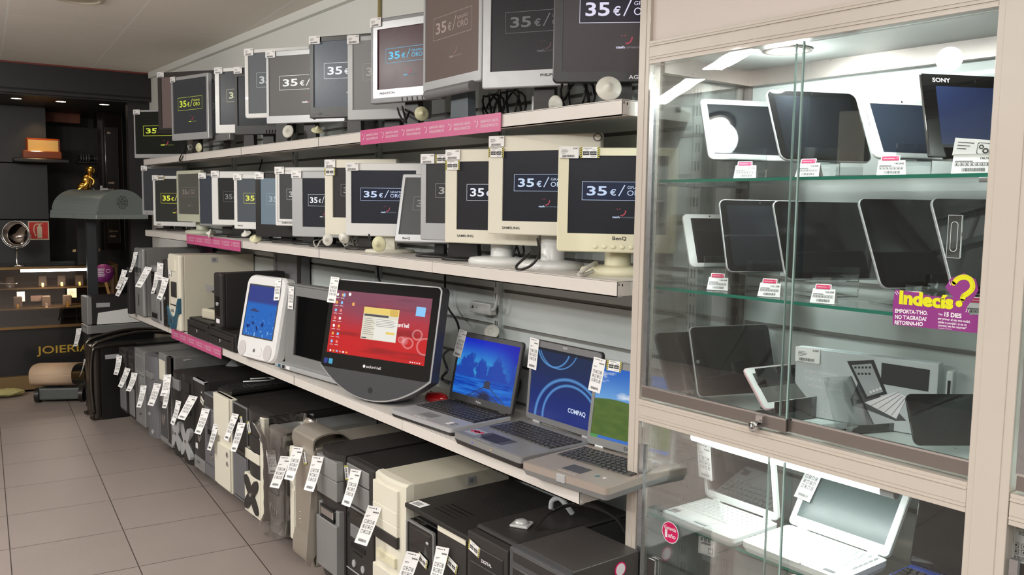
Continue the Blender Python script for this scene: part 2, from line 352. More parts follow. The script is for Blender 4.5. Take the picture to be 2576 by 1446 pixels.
# ================================================================ price tags (shared meshes; children of what they hang on)
def tag_wide(price):
    g = M(); w, h = .055, .033
    g.prism(rr(0, w, -h, 0, .002, 2), -.0012, 0, 'y', 0)
    y = -.0014; g.line(.003, -.003, .005, -.005, .0006, y, 1); g.text(price, w - .003, -.0075, .0042, y, 1, bold=.02, right=True)
    for i, l in enumerate((.016, .02, .018, .012)): g.face(.006, .006 + l, -.0105 - i * .003, -.0095 - i * .003, y, 1)
    x = .009; rnd = random.Random(3)
    while x < w - .012:
        t = rnd.choice((.0005, .0009, .0014)); g.face(x, x + t, -.030, -.0235, y, 1); x += t + rnd.choice((.0006, .0010))
    g.face(.005, .02, -.0322, -.0315, y, 1); return g.mesh('price_tag', [paper, ink])
def tag_promo():
    g = M(); w, h = .054, .030; g.prism(rr(0, w, -h, 0, .002, 2), -.0012, 0, 'y', 0); y = -.0014
    for x0 in (0, w - .006):
        g.face(x0, x0 + .006, -h, 0, y, 2)
        for k in range(5): g.quad([(x0, y - .0001, -h + .006 * k), (x0 + .006, y - .0001, -h + .006 * k + .004), (x0 + .006, y - .0001, min(0, -h + .006 * k + .007)), (x0, y - .0001, -h + .006 * k + .003)], 1)
    g.face(.009, .034, -.004, -.0028, y, 1); g.face(.014, .024, -.0085, -.0075, y, 1); g.face(.034, .044, -.0085, -.0075, y, 1)
    g.face(.008, .026, -.022, -.0115, y, 1); g.face(.028, .046, -.022, -.0115, y, 1)
    g.text('10,00 €', .010, -.019, .0042, y - .0002, 0); g.text('6,00 €', .031, -.019, .0042, y - .0002, 0); g.face(.030, .044, -.0268, -.0258, y, 1)
    return g.mesh('promo_tag', [paper, ink, yel])
def tag_tall(price, lean=0, curl=0, L=.135, W=.044, n=10):
    g = M()
    def F(s, t, o=0):                            # s across 0..1, t down 0..1
        a = curl * t; z = -L * (math.sin(a) / curl if curl else t); y = -L * ((1 - math.cos(a)) / curl if curl else 0) - .0012 - o
        return (W * (s - .5) + lean * L * t, y - .004 * math.sin(PI * t) * (1 if curl else 0) - (.012 * t * (s - .5) if curl else 0), z)
    for k in range(n):
        g.quad([F(0, (k + 1) / n), F(1, (k + 1) / n), F(1, k / n), F(0, k / n)], 0)
        g.quad([F(0, k / n, -.0008), F(1, k / n, -.0008), F(1, (k + 1) / n, -.0008), F(0, (k + 1) / n, -.0008)], 0)
    def q(s0, s1, t0, t1): g.quad([F(s0, t1, .0003), F(s1, t1, .0003), F(s1, t0, .0003), F(s0, t0, .0003)], 1)
    q(.12, .55, .045, .06); q(.62, .7, .04, .065)
    for i in range(6): q(.52 + i * .07, .57 + i * .07, .13, .165)
    q(.12, .42, .25, .262); q(.12, .3, .28, .288)
    for i in range(4):
        for j in range(3):
            s0 = .14 + i * .2; t0 = .36 + j * .13
            q(s0, s0 + .13, t0, t0 + .012); q(s0, s0 + .13, t0 + .08, t0 + .09); q(s0, s0 + .02, t0, t0 + .09); q(s0 + .11, s0 + .13, t0, t0 + .09)
            if (i + j) % 2: q(s0 + .04, s0 + .09, t0 + .03, t0 + .065)
    s = .2; rnd = random.Random(5)
    while s < .8: t = rnd.choice((.012, .025, .035)); q(s, s + t, .86, .93); s += t + .02
    return g.mesh('price_tag', [paper, ink])
TW = tag_wide('4,50€'); TP = tag_promo()
TT = [tag_tall('', .0, 0, .10, .046), tag_tall('', -.18, .5, .13, .047), tag_tall('', -.34, .35, .13, .047), tag_tall('', .0, .6, .13, .047), tag_tall('', -.1, .8, .12, .047)]
def wide_tag(p, x, z, y=-.001, promo=False, rot=0): return obj('promo_tag' if promo else 'price_tag', TP if promo else TW, [], p, Matrix.Translation((x, y, z)) @ Matrix.Rotation(R(rot), 4, 'Y'))
def tall_tag(p, x, z, y=-.002, k=0, rot=0, yaw=0): return obj('price_tag', TT[k], [], p, Matrix.Translation((x, y - .022 * math.sin(R(abs(yaw))), z)) @ Matrix.Rotation(R(yaw), 4, 'Z') @ Matrix.Rotation(R(rot), 4, 'Y'))

# ================================================================ flat monitors
def slide(g, w, h, x0, z0, y, mi=1, inner=None, dim=False):     # the price slide shown on the screens; mi: text, mi+1 red, mi+2 faint
    X = lambda u: x0 + u * w
    Z = lambda v: z0 + (1 - v) * h
    a, b, c, d = X(.14), X(.86), Z(.57), Z(.33); t = w * .004
    if inner is not None: g.face(a, b, c, d, y - .0001, inner)
    for q in ((a, b, d - t, d), (a, b, c, c + t), (a, a + t, c, d), (b - t, b, c, d)): g.face(*q, y - .0002, mi)
    y -= .0003; H = (d - c); zb = c + H * .27; hh = H * .5
    g.text('35', X(.19), zb, hh, y, mi, bold=.02, width=w * .205)
    g.text('€', X(.425), zb, hh * .66, y, mi, bold=.018, width=w * .062)
    g.line(X(.515), zb - H * .03, X(.575), zb + hh * 1.12, w * .011, y, mi)
    g.text('GRAMO', X(.60), zb + hh * .72, hh * .3, y, mi, bold=0, width=w * .19)
    g.text('ORO', X(.60), zb, hh * .58, y, mi, bold=0, width=w * .19)
    cx, cz = X(.545), Z(.70); P = []
    for i in range(9): a_ = R(-100 + i * 13); P.append((cx + w * .045 * math.cos(a_), cz + w * .05 * math.sin(a_)))
    for i in range(8): g.line(*P[i], *P[i + 1], w * .012, y, mi + 1)
    for sx in (-.045, -.02): g.face(cx + sx * w, cx + sx * w + w * .01, cz + w * .012, cz + w * .02, y, mi + 1)
    g.text('cash', X(.455), Z(.795), w * .022, y, mi, bold=.03, width=w * .075)
    g.text('converters', X(.535), Z(.795), w * .022, y, mi + 2, width=w * .155)
RED = glow('slide_red', S(190, 50, 80), .8)
def text_glow(c): return glow('slide_text_%d_%d_%d' % c, S(*c), 1)
SHELF = {'A': 1.783, 'B': 1.312}
def monitor(shelf, TL, yb, X, xr, frame, label, bez=(.016, .016, .03), screen=(44, 44, 46), text=None, ratio=1.12, az=None, inner=None, back=None, tagd='w', brand=None, rad=.006,
            stand='plain', standm=None, tilt=0, buttons=0, depth=.035, brandc=None, chin=None, lip=None, band=None, name='flat_monitor', bh=.008, cut=None):
    T0 = on_x(*TL, X); B0 = on_x(TL[0], yb, X); h = T0.z - B0.z; w = ratio * h
    if az is None:
        best = min(((abs(project(T0 + Vector((math.cos(R(a)), -math.sin(R(a)), 0)) * w)[0] - xr), a) for a in [k * .5 for k in range(40, 220)]))
        az = best[1]
    d = Vector((math.cos(R(az)), -math.sin(R(az)), 0)); zs = SHELF[shelf]
    c = T0 + d * (w / 2); zb = B0.z - zs
    t = empty(name, at((c.x, c.y, zs), az), label, 'monitor', {'A': 'monitors on the top shelf', 'B': 'monitors on the middle shelf'}[shelf])
    L = Matrix.Translation((0, 0, zb)) @ Matrix.Rotation(R(-tilt), 4, 'X')
    x0, x1 = -w / 2, w / 2; l, tp, bt = bez; n = 4
    lp = lambda P, y: [(p[0], y, p[1]) for p in P]
    g = M(); dd = .022; ch = .003
    g.loft([lp(rr(x0, x1, 0, h, rad, n), dd), lp(rr(x0, x1, 0, h, rad, n), ch), lp(rr(x0 + ch, x1 - ch, ch, h - ch, rad, n), 0), lp(rr(x0 + l, x1 - l, bt, h - tp, .0008, n), 0), lp(rr(x0 + l, x1 - l, bt, h - tp, .0008, n), .005)], 0, L, c0=False, c1=False)
    if lip: g.loft([lp(rr(x0 + lip, x1 - lip, lip * 1.2, h - lip, .004, n), -.0004), lp(rr(x0 + lip + .0015, x1 - lip - .0015, lip * 1.2 + .0015, h - lip - .0015, .004, n), -.0004)], 1, L, c0=False, c1=False)
    if band: g.loft([lp(rr(x0 + band, x1 - band, band * 1.4, h - band, .004, n), -.0003), lp(rr(x0 + l, x1 - l, bt, h - tp, .0008, n), -.0003)], 2, L, c0=False, c1=False)
    obj('bezel', g, [frame, dgrey, silv], t)
    g = M(); k = .03
    g.loft([lp(rr(x0 + .001, x1 - .001, .001, h - .001, rad, n), dd), lp(rr(x0 + .004, x1 - .004, .004, h - .004, rad, n), dd + .008), lp(rr(x0 + k, x1 - k, k, h - k, .02, n), dd + depth * .7), lp(rr(x0 + k * 2, x1 - k * 2, k * 1.6, h - k * 2, .02, n), dd + depth)], 0, L, c0=False)
    obj('back_cover', g, back or frame, t)
    g = M(); sx0, sx1, sz0, sz1 = x0 + l, x1 - l, bt, h - tp
    g.face(sx0, sx1, sz0, sz1, .005, 0, L)
    ms = [lcd(screen)]
    if text:
        g2 = M(); slide(g2, sx1 - sx0, sz1 - sz0, sx0, sz0, .005, 1, 0 if inner else None)
        for i in range(len(g2.m)): pass
        g.add(g2.v, g2.f, 0, L); g.m[-len(g2.m):] = [(4 if q == 0 else q) for q in g2.m]
        ms += [text_glow(text), RED if max(text) > 185 else glow('slide_red_%d_%d_%d' % screen, S(*(int(.8 * a + .2 * b) for a, b in zip(screen, (190, 50, 80))))), text_glow(tuple(int(a * .45 + b * .55) for a, b in zip(text, screen))), lcd(inner) if inner else ms[0]]
    obj('display', g, ms, t)
    if cut: g = M(); g.prism(rr(sx1 - cut[0], sx1 - cut[0] + .048, sz0 + cut[1], sz0 + cut[1] + .046, .001), .003, .0045, 'y', 0, L); [g.face(sx1 - cut[0] + .006, sx1 - cut[0] + .04 - .004 * (i % 3), sz0 + cut[1] + .007 + i * .008, sz0 + cut[1] + .010 + i * .008, .0025, 1, L) for i in range(5)]; obj('screen_message', g, [glow('message_blue', S(40, 110, 220), 1), glow('message_white', S(170, 200, 240), .9)], t)
    if brand:
        g = M(); bx, bz, bhh = brand[1] * w + x0, bt * brand[2], bh
        g.text(brand[0], bx, bz - bhh / 2, bhh, -.0006, 0, L, bold=.02, wx=1.25); obj('brand_lettering', g, brandc or ink, t)
    if buttons:
        for i in range(buttons[0]):
            g = M(); bx = x0 + w * (buttons[1] + i * buttons[2])
            if len(buttons) > 4: g.box(bx - .003, bx + .003, -.004, 0, bt * buttons[3] - .01, bt * buttons[3] + .006, 0, .0015, L)
            else: g.lathe([(.0, .004), (.004, .0035), (.0058, .0015), (.006, 0)][::-1], 0, 16, L @ Matrix.Translation((bx, 0, bt * buttons[3])) @ Matrix.Rotation(R(90), 4, 'X') @ Matrix.Scale(1.25, 4, (1, 0, 0)))
            obj('button', g, silvd if frame in (silv, white) else frame, t)
    sm = standm or blkm
    if stand:
        g = M(); nk = {'plain': .035, 'wide': .06, 'cyl': .038, 'thin': .02}[stand]; yb0 = dd + .014
        if stand == 'cyl': g.lathe([(nk * 1.12, .018), (nk, .03), (nk, zb + .05)], 0, 24, Matrix.Translation((0, yb0 + nk * .9 + .016, 0)))
        else: g.loft([[(-nk, yb0, .008), (nk, yb0, .008), (nk, yb0 + .03, .008), (-nk, yb0 + .03, .008)], [(-nk * .8, yb0, zb + .09), (nk * .8, yb0, zb + .09), (nk * .8, yb0 + .03, zb + .09), (-nk * .8, yb0 + .03, zb + .09)]])
        obj('stand_neck', g, sm, t)
        g = M(); rx = min(.11, w * .32); hb = .026 if stand == 'cyl' else .014
        T2 = Matrix.Translation((0, yb0 + .035, 0)) @ Matrix.Scale(.78, 4, (0, 1, 0))
        g.lathe([(rx, 0), (rx, hb * .5), (rx * .95, hb * .8), (rx * .55, hb), (rx * .1, hb * 1.05)], 0, 32, T2); obj('stand_base', g, sm, t)
    if chin: g = M(); g.cyl((x0 + w * chin[0], -.006, chin[1]), .017, w * chin[2], 'x', 0, 18, L); obj('speaker_bar', g, back or blk, t)
    for q in ([tagd] if isinstance(tagd, str) else tagd or []):
        if q == 'w': wide_tag(t, x0 + .003, zb + h + .003, -.004)
        elif q == 'wp': wide_tag(t, x0 + .003, zb + h + .003, -.004); wide_tag(t, x0 + .062, zb + h + .001, -.004, True)
        elif q == 'v': wide_tag(t, x0 + .004, zb + h - .001, -.004); wide_tag(t, x0 + .004, zb + h - .037, -.004, True)
        elif q == 'p2': wide_tag(t, x0 + .055, zb + h + .002, -.004, True)
    t['_w'] = w; t['_h'] = h; t['_az'] = az
    del t['_w'], t['_h'], t['_az']
    return t, w, h, zb
A = lambda *a, **k: monitor('A', *a, **k)
B = lambda *a, **k: monitor('B', *a, **k)
YG = (205, 220, 60)
A((335, 277), 398, 1.56, 445, silv, 'small silver widescreen monitor at the far end of the top shelf', text=YG, screen=(14, 16, 10), bez=(.012, .012, .026), stand='thin', ratio=1.45, az=55)
A((395, 183), 335, 1.6, 548, mat('brown_black_frame', S(52, 46, 44), .35), 'dark brown monitor with round speaker bar under its reddish screen, top shelf', bez=(.03, .03, .03), screen=(106, 88, 84), chin=(.0, .0, .8), ratio=1.2, az=58)
A((429, 196), 355, 1.58, 522, silv, 'silver monitor showing a yellow-green price, near the far end of the top shelf', text=YG, screen=(58, 58, 60), bez=(.018, .02, .04), ratio=1.05)
A((520, 202), 360, 1.72, 600, silvd, 'grey monitor turned sharply sideways beside the yellow-green price screen, top shelf', screen=(52, 52, 54), text=(74, 74, 76), bez=(.02, .02, .04), stand='thin', ratio=1.05, az=91)
A((539, 172), 336, 1.6, 640, white, 'white monitor with grey sticker at its lower left, top shelf', text=(200, 200, 160), screen=(66, 66, 68), bez=(.03, .02, .045), brand=('V7', .42, .35), ratio=1.12, az=60)
A((588, 171), 340, 1.6, 705, blk, 'black monitor with stepped lower bezel, third from the shelf joint, top shelf', screen=(38, 40, 44), bez=(.02, .045, .045), buttons=(6, .55, .05, .35, 1), ratio=1.1, az=62)
A((614, 125), 298, 1.57, 785, white, 'tall white rounded monitor with square badge at lower left, top shelf', text=(190, 192, 196), screen=(104, 106, 106), bez=(.022, .018, .022), rad=.014, ratio=1.15, az=60)
A((668, 130), 312, 1.57, 868, silv, 'silver widescreen monitor with thick lower bar and glowing round power button, top shelf', text=(240, 240, 236), screen=(112, 107, 102), bez=(.016, .024, .035), buttons=(1, .62, .1, .5), brandc=blk, ratio=1.33)
A((777, 94), 298, 1.58, 950, blk, 'black monitor with a blue message box over its price, top shelf', text=(232, 236, 238), screen=(84, 90, 98), bez=(.022, .02, .045), cut=(.185, .125), brand=('LG', .12, .4), ratio=1.18, az=60)
A((873, 92), 303, 1.58, 1010, silvd, 'silver-grey monitor with smudged pale grey screen, left of the dark red screen', text=(150, 142, 138), screen=(134, 130, 126), bez=(.025, .02, .04), brand=('LG', .75, .45), ratio=1.12, az=60)
A((932, 50), 262, 1.58, 1122, mgrey, 'monitor with dark grey outer frame and blue price on dark red, top shelf', text=(70, 190, 235), screen=(66, 26, 30), bez=(.035, .04, .05), band=.014, back=dgrey, brand=('PRINCETON', .14, .72), buttons=(5, .46, .07, .2, 1), ratio=1.12, az=73)
A((1065, -35), 234, 1.625, 1212, silv, 'silver monitor with brownish screen on a slate stand, front of the top shelf', screen=(112, 94, 86), text=(146, 126, 118), bez=(.016, .02, .034), stand='wide', standm=mat('slate_stand', S(92, 100, 106), .4), chin=(.12, -.012, .78), back=mgrey, ratio=1.06)
A((1215, -55), 223, 1.57, 1482, silv, 'light silver monitor with near-black dim price screen, left of the glossy black one', screen=(38, 36, 38), text=(92, 90, 92), bez=(.028, .02, .05), brand=('PHILIPS', .5, .68), tagd=None, ratio=1.16, az=60)
A((1396, -125), 207, 1.56, 1660, blk, 'glossy black monitor with thin silver edge and bright white price, nearest on the top shelf', screen=(64, 56, 56), inner=(28, 24, 40), text=(222, 218, 240), bez=(.026, .02, .03), rad=.012, brand=('AGM', .56, .5), brandc=stkw, bh=.011, tagd=None, back=silv, ratio=1.05, az=45)
B((355, 418), 540, 1.6, 450, silv, 'silver monitor standing behind others at the far end of the middle shelf', screen=(56, 56, 58), bez=(.016, .016, .03), brand=('LG', .1, .5), ratio=1.12, az=62)
B((383, 442), 567, 1.6, 472, white, 'white monitor with yellow price, far end of the middle shelf', screen=(48, 48, 44), text=(226, 224, 60), bez=(.02, .02, .028), tagd=['w', 'p2'], brand=('BenQ', .1, .4), ratio=1.12, az=62)
B((443, 430), 556, 1.6, 503, mat('greenish_beige', S(196, 198, 178), .42), 'greenish beige monitor turned sideways on a round stand, middle shelf', screen=(84, 82, 74), text=(128, 112, 104), bez=(.02, .02, .045), stand='cyl', standm=MATS['greenish_beige'], tagd=None, ratio=1.1)
B((499, 436), 568, 1.6, 560, silvd, 'glossy dark screen in a thin silver frame, beside the greenish beige monitor', screen=(62, 66, 74), bez=(.008, .012, .014), back=blk, brand=None, ratio=1.12, az=60)
B((531, 431), 565, 1.6, 642, white, 'white monitor above a thick black foot, faint grey price, middle shelf', screen=(44, 43, 40), text=(110, 110, 106), bez=(.045, .035, .03), standm=blk, stand='wide', ratio=1.12, az=60)
B((587, 438), 575, 1.58, 690, white, 'white monitor with bluish grey screen and yellow price, middle shelf', screen=(92, 96, 100), text=(226, 226, 70), bez=(.022, .022, .036), standm=blk, brand=('BenQ', .08, .5), ratio=1.15, az=62)
B((641, 435), 594, 1.58, 742, blk, 'glossy black monitor with pale bluish glowing screen, middle shelf', screen=(128, 142, 152), text=(158, 170, 178), bez=(.03, .025, .06), rad=.004, ratio=1.04, az=62)
B((691, 421), 567, 1.6, 815, white, 'white monitor with double grey outline around its screen, middle shelf', screen=(78, 78, 76), text=(186, 186, 180), bez=(.026, .03, .032), lip=.016, standm=blk, brand=('SAMSUNG', .12, .45), ratio=1.2, az=62)
B((733, 431), 594, 1.59, 845, silv, 'broad silver-grey monitor, bright white 3 beside the beige one, middle shelf', screen=(44, 46, 52), text=(236, 238, 240), bez=(.06, .03, .045), ratio=1.1, az=62)
B((816, 401), 590, 1.62, 960, cream, 'beige monitor half hidden behind the white one with two buttons, middle shelf', screen=(60, 57, 56), text=(128, 124, 120), bez=(.042, .035, .075), tagd='v', ratio=1.12, az=62)
B((869, 410), 592, 1.58, 1062, white, 'white monitor with blue-white price and two round buttons, middle shelf', screen=(40, 42, 50), text=(200, 216, 250), inner=(30, 36, 56), bez=(.024, .028, .05), stand='plain', buttons=(2, .72, .12, .42), standm=cream, ratio=1.12)
B((992, 430), 607, 1.62, 1096, silv, 'slim silver monitor leaning far back with a faint price, middle shelf', screen=(84, 84, 82), text=(120, 120, 116), bez=(.014, .014, .028), tilt=14, standm=blk, stand='thin', tagd=None, brand=('BenQ', .1, .5), ratio=1.3, az=60)
B((1058, 390), 603, 1.6, 1250, silv, 'light silver monitor between the leaning one and the beige pair, middle shelf', screen=(66, 65, 64), text=(150, 146, 142), bez=(.022, .03, .06), tagd='wp', standm=blk, stand='wide', ratio=1.02, az=62)
B((1120, 376), 610, 1.58, 1358, cream, 'cream monitor with price tag above a striped tag, left of the largest one', screen=(42, 41, 44), text=(228, 230, 240), inner=(34, 36, 48), bez=(.045, .04, .045), tagd='v', stand='cyl', brand=('SAMSUNG', .14, .55), standm=white, ratio=1.12, az=64)
B((1229, 342), 588, 1.6, 1556, cream, 'largest cream monitor with oval badge at its upper right, middle shelf', screen=(34, 36, 42), text=(196, 214, 240), inner=(28, 36, 56), bez=(.052, .048, .042), tagd='v', stand='cyl', brand=('SAMSUNG', .14, .5), standm=white, ratio=1.24, az=66)
t_, w_, h_, z_ = B((1405, 371), 632, 1.59, 1722, yellowed, 'yellowed beige monitor with curved chin, nearest on the middle shelf', screen=(34, 35, 40), text=(190, 208, 236), inner=(30, 40, 66), bez=(.03, .022, .052), tagd='wp', stand='cyl', standm=yellowed, brand=('BenQ', .47, .78), buttons=(5, .33, .075, .3), rad=.01, bh=.01, ratio=1.15, az=49)
# curved lower edge of that one

# ================================================================ tower computers
TR = random.Random(11)
LEFTS = (299, 322, 338, 374, 398, 437, 461, 487, 513, 542, 586, 628, 680, 742, 815, 871, 945, 1024, 1100, 1176, 1281)
def tower(label, xl, xr, yt, X=1.40, zb=.113, depth=.42, body=galv, front=blk, feats=(), tags=(), arc=0, H=None, W=None, name='tower_computer', group='towers on the bottom shelf', cat='computer', rad=.004, bez=.03, top=None, rz=0, badge=None, extra=None, tf=0):
    a = on_x(xl, yt, X); b = on_x(xr, yt, X); W = W or a.y - b.y; H = H or a.z - zb
    nx = [q for q in LEFTS if q > xl] if (group or '').startswith('towers on the bottom') else []
    if nx: W = min(W, a.y - on_x(nx[0], yt, X).y - .004)
    t = empty(name, at((X, a.y, zb), 90 + rz), label, cat, group or None)
    yb = lambda u: -arc * math.sin(PI * min(max(u, 0), 1)) ** .7
    g = M(); g.box(.001, W - .001, bez, depth, .002, H - .002, 0, .002)
    g.face(.012, W - .012, .012, H - .012, depth + .001, 1)
    obj('case', g, [body, slotk], t)
    if badge: g = M(); g.box(W - .0, W + .0012, badge[0], badge[0] + .035, H - .045, H - .015, 0); g.box(W + .0012, W + .0016, badge[0] + .008, badge[0] + .027, H - .038, H - .022, 1); obj('seal_sticker', g, [silv, mgrey], t)
    g = M()
    if arc or tf:
        N = 12; P = [(W * i / N, yb(i / N)) for i in range(N + 1)]; P2 = P + [(W, bez), (0, bez)]
        g.loft([[(p[0], p[1] + (tf if p[1] < bez else 0), H) if z == 2 else ((p[0], p[1], H - tf * .6) if z == 1 else (p[0], p[1], 0)) for p in P2] for z in (0, 1, 2)], 0)
    else: g.box(0, W, 0, bez + .002, 0, H, 0, rad, seg=2)
    obj('front_panel', g, [front], t)
    if top: g = M(); g.box(0, W, bez, depth, H - .002, H + .001, 0, 0); obj('top_cover', g, [top], t)
    for q in feats:
        kind, nm, u0, v0, u1, v1, o, m = q[:8]; x0, x1 = u0 * W, u1 * W; z0, z1 = (1 - v1) * H, (1 - v0) * H
        um = (u0 + u1) / 2; o = o * .3 if arc else o; y = yb(um) if arc else 0; ye = min(yb(u0), yb(u1)) if arc else 0; g = M()
        if kind == 'box': g.box(x0, x1, min(y, ye) - o, bez * .6 + .001, z0, z1, 0, min(.002, (z1 - z0) / 4, (x1 - x0) / 4))
        elif kind == 'slot':                     # a recess: dark mouth set in a thin rim
            g.loft([[(p[0], y - .0015, p[1]) for p in rr(x0, x1, z0, z1, .002, 3)], [(p[0], y - .0015, p[1]) for p in rr(x0 + .0015, x1 - .0015, z0 + .0015, z1 - .0015, .001, 3)]], 0, None, c0=False, c1=False); g.face(x0, x1, z0, z1, y - .001, 0)
        elif kind == 'disc': g.loft([[(p[0], y - oo, p[1]) for p in circ((x0 + x1) / 2, (z0 + z1) / 2, (x1 - x0) / 2 * k, (z1 - z0) / 2 * k)] for oo, k in ((-.004, 1), (o, 1), (o + .0015, .8))], 0, None, c0=False)
        elif kind == 'x':                        # a waisted four-armed plate
            P = []
            for i in range(48):
                a_ = 2 * PI * i / 48; rr_ = (.34 + .66 * abs(math.sin(2 * a_)) ** 2.4) * 1.32
                ex = math.cos(a_); ez = math.sin(a_)
                P.append(((x0 + x1) / 2 + (x1 - x0) / 2 * ex * rr_, (z0 + z1) / 2 + (z1 - z0) / 2 * ez * rr_))
            g.prism(P, y - o - .001, .01, 'y')
        elif kind == 'U':                        # a rounded window frame
            g.loft([[(p[0], y - yo, p[1]) for p in rr(x0 + i, x1 - i, z0 + i, z1 - i, .01, 4)] for yo, i in ((-.004, 0), (o, 0), (o, .006), (-.0, .006))], 0, None, c0=False, c1=False)
        elif kind == 'txt': g.text(q[8], x0, z0, z1 - z0, y - o - .001, 0, bold=.02)
        elif kind == 'vents':
            n = q[8]
            for i in range(n): z = z0 + (z1 - z0) * i / n; g.box(x0, x1, y - .001 - o, y + .002, z, z + (z1 - z0) / n * .45)
        obj(nm, g, [m], t)
    for q in tags:
        if q[2] == 'w': wide_tag(t, q[0] * W, (1 - q[1]) * H, -.003 - arc, False, q[3] if len(q) > 3 else 0)
        elif q[2] == 'p': wide_tag(t, q[0] * W, (1 - q[1]) * H, -.003 - arc, True, q[3] if len(q) > 3 else 0)
        else: tall_tag(t, q[0] * W, (1 - q[1]) * H, -.006 - arc, q[2], (q[3] if len(q) > 3 else 0) + TR.uniform(-8, 8), TR.uniform(16, 46))
    return t, W, H
b_, s_, d_, x_ = 'box', 'slot', 'disc', 'x'
def bays(m, n=2, v0=.08, v1=.30, gap=.01, u0=.1, u1=.9): return [(b_, 'drive_bay', u0, v0 + (v1 - v0) * i / n, u1, v0 + (v1 - v0) * (i + 1) / n - gap, .002, m) for i in range(n)]
OPT = lambda u0, v0, u1, v1, m=blkm, mb=silv: [(b_, 'optical_drive', u0, v0, u1, v1, .002, m), (b_, 'eject_button', u1 - .14, v0 + (v1 - v0) * .6, u1 - .05, v0 + (v1 - v0) * .85, .004, mb)]
darkcase = mat('black_case_paint', S(34, 32, 31), .5, bump=.12, scale=150)
taupe = mat('taupe_metal', S(180, 172, 160), .33, metal=.55)
gunm = mat('grey_case_front', S(104, 104, 108), .4)
tower('small dark tower with grey lower door, first beside the big black case, bottom shelf', 299, 322, 873, X=1.40, W=.17, body=darkcase, front=blkm, feats=bays(blk) + [(b_, 'lower_door', .1, .48, .95, .96, .004, mgrey)], tags=[(.5, .1, 3)])
tower('dark tower with wavy-topped grey lower door, second from the big black case, bottom shelf', 322, 338, 880, X=1.40, W=.14, body=darkcase, front=blkm, feats=bays(blk) + [(b_, 'lower_door', .1, .55, .95, .96, .004, silvd), (d_, 'power_button', .4, .4, .6, .45, .003, silv)], tags=[(.4, .25, 1)])
tower('silver tower with oval chrome dial low on its front, bottom shelf', 338, 362, 873, W=.215, body=galv, front=silvd, feats=[(b_, 'optical_drive', .15, .08, .85, .28, .002, mgrey), (d_, 'chrome_dial', .45, .62, .8, .74, .006, chrome), (d_, 'front_port', .45, .84, .6, .87, .003, dgrey), (s_, 'panel_line', .05, .33, .95, .338, 0, dgrey)], tags=[(.3, .32, 4)])
tower('tower with curved blue-grey front beside a black strip, bottom shelf', 374, 398, 887, W=.20, arc=.03, body=darkcase, front=gunm, feats=[(b_, 'label_plate', .2, .2, .85, .27, .003, silvd), (d_, 'power_button', .4, .7, .6, .74, .004, silv), (d_, 'front_port', .6, .9, .8, .96, .003, silv)], tags=[(.3, .38, 1)])
tower('silver tower with paper sticker and dark dial panel on its front, bottom shelf', 398, 432, 885, W=.235, body=galv, front=silvd, feats=[(b_, 'paper_sticker', .05, .07, .55, .30, .001, cream), (b_, 'dark_trim', .72, 0, 1, .22, .003, blkm), (b_, 'lower_panel', .12, .55, .66, .93, .004, dgrey), (d_, 'chrome_dial', .25, .66, .5, .80, .006, chrome), (b_, 'dark_side_strip', .74, .26, .97, .96, .002, blkm)], tags=[(.2, .34, 1), (.95, .30, 3)], arc=.0)
tower('black tower with silver four-armed plate and grey top panel, bottom shelf', 437, 461, 930, W=.175, arc=.02, body=darkcase, front=darkcase, top=darkcase, feats=[(b_, 'grey_panel', .1, .07, .9, .2, .001, mgrey)] + [(x_, 'silver_plate', .06, .56, 1.0, .92, .008, silv), (d_, 'power_button', .42, .72, .6, .76, .012, chrome)], tags=[(.15, .04, 4)])
tower('second black tower with a silver four-armed plate, plain dark top, bottom shelf', 461, 487, 934, W=.18, arc=.02, body=darkcase, front=darkcase, feats=bays(darkcase, 3, .08, .45) + [(x_, 'silver_plate', .02, .58, .98, .94, .008, silv), (d_, 'power_button', .42, .74, .6, .78, .012, chrome)], tags=[(.1, .32, 3)])
tower('black tower with silver edged top and white badge at its foot, bottom shelf', 487, 520, 948, W=.215, body=darkcase, front=blkm, feats=[(b_, 'silver_cap', 0, 0, 1, .03, .004, silv)] + OPT(.1, .07, .9, .14) + [(d_, 'chrome_dial', .42, .60, .65, .68, .005, chrome), (b_, 'badge', .12, .72, .3, .78, .003, white), (b_, 'foot_plate', 0, .86, 1, .995, .004, silvd), ('txt', 'lettering', .3, .90, .9, .925, .005, dgrey, 'SONY')], tags=[(.4, .18, 2), (.75, .16, 'p', 20)])
tower('grey tower with black drive section at its top, bottom shelf', 513, 542, 985, W=.185, body=mgrey, front=gunm, feats=[(b_, 'optical_drive', .05, .02, .95, .16, .002, blkm), (s_, 'dark_window', .3, .42, .85, .48, 0, slotk), (d_, 'round_badge', .5, .70, .7, .77, .003, chrome), (s_, 'panel_line', .03, .2, .97, .205, 0, dgrey), (s_, 'panel_line', .03, .84, .97, .845, 0, dgrey), (s_, 'panel_line', .03, .38, .97, .385, 0, dgrey)], tags=[(.5, .16, 1)])
tower('black tower behind a full cream door with a lock, bottom shelf', 542, 586, 985, W=.215, body=darkcase, front=cream, feats=[(b_, 'upper_door', .0, .0, .98, .44, .012, cream), (b_, 'lower_door', .0, .52, .98, .97, .010, cream), (d_, 'door_lock', .82, .56, .93, .62, .014, chrome), (d_, 'door_lock', .82, .66, .93, .71, .014, chrome), (s_, 'panel_line', .12, .93, .88, .937, 0, dgrey)], tags=[(.2, .33, 2)])
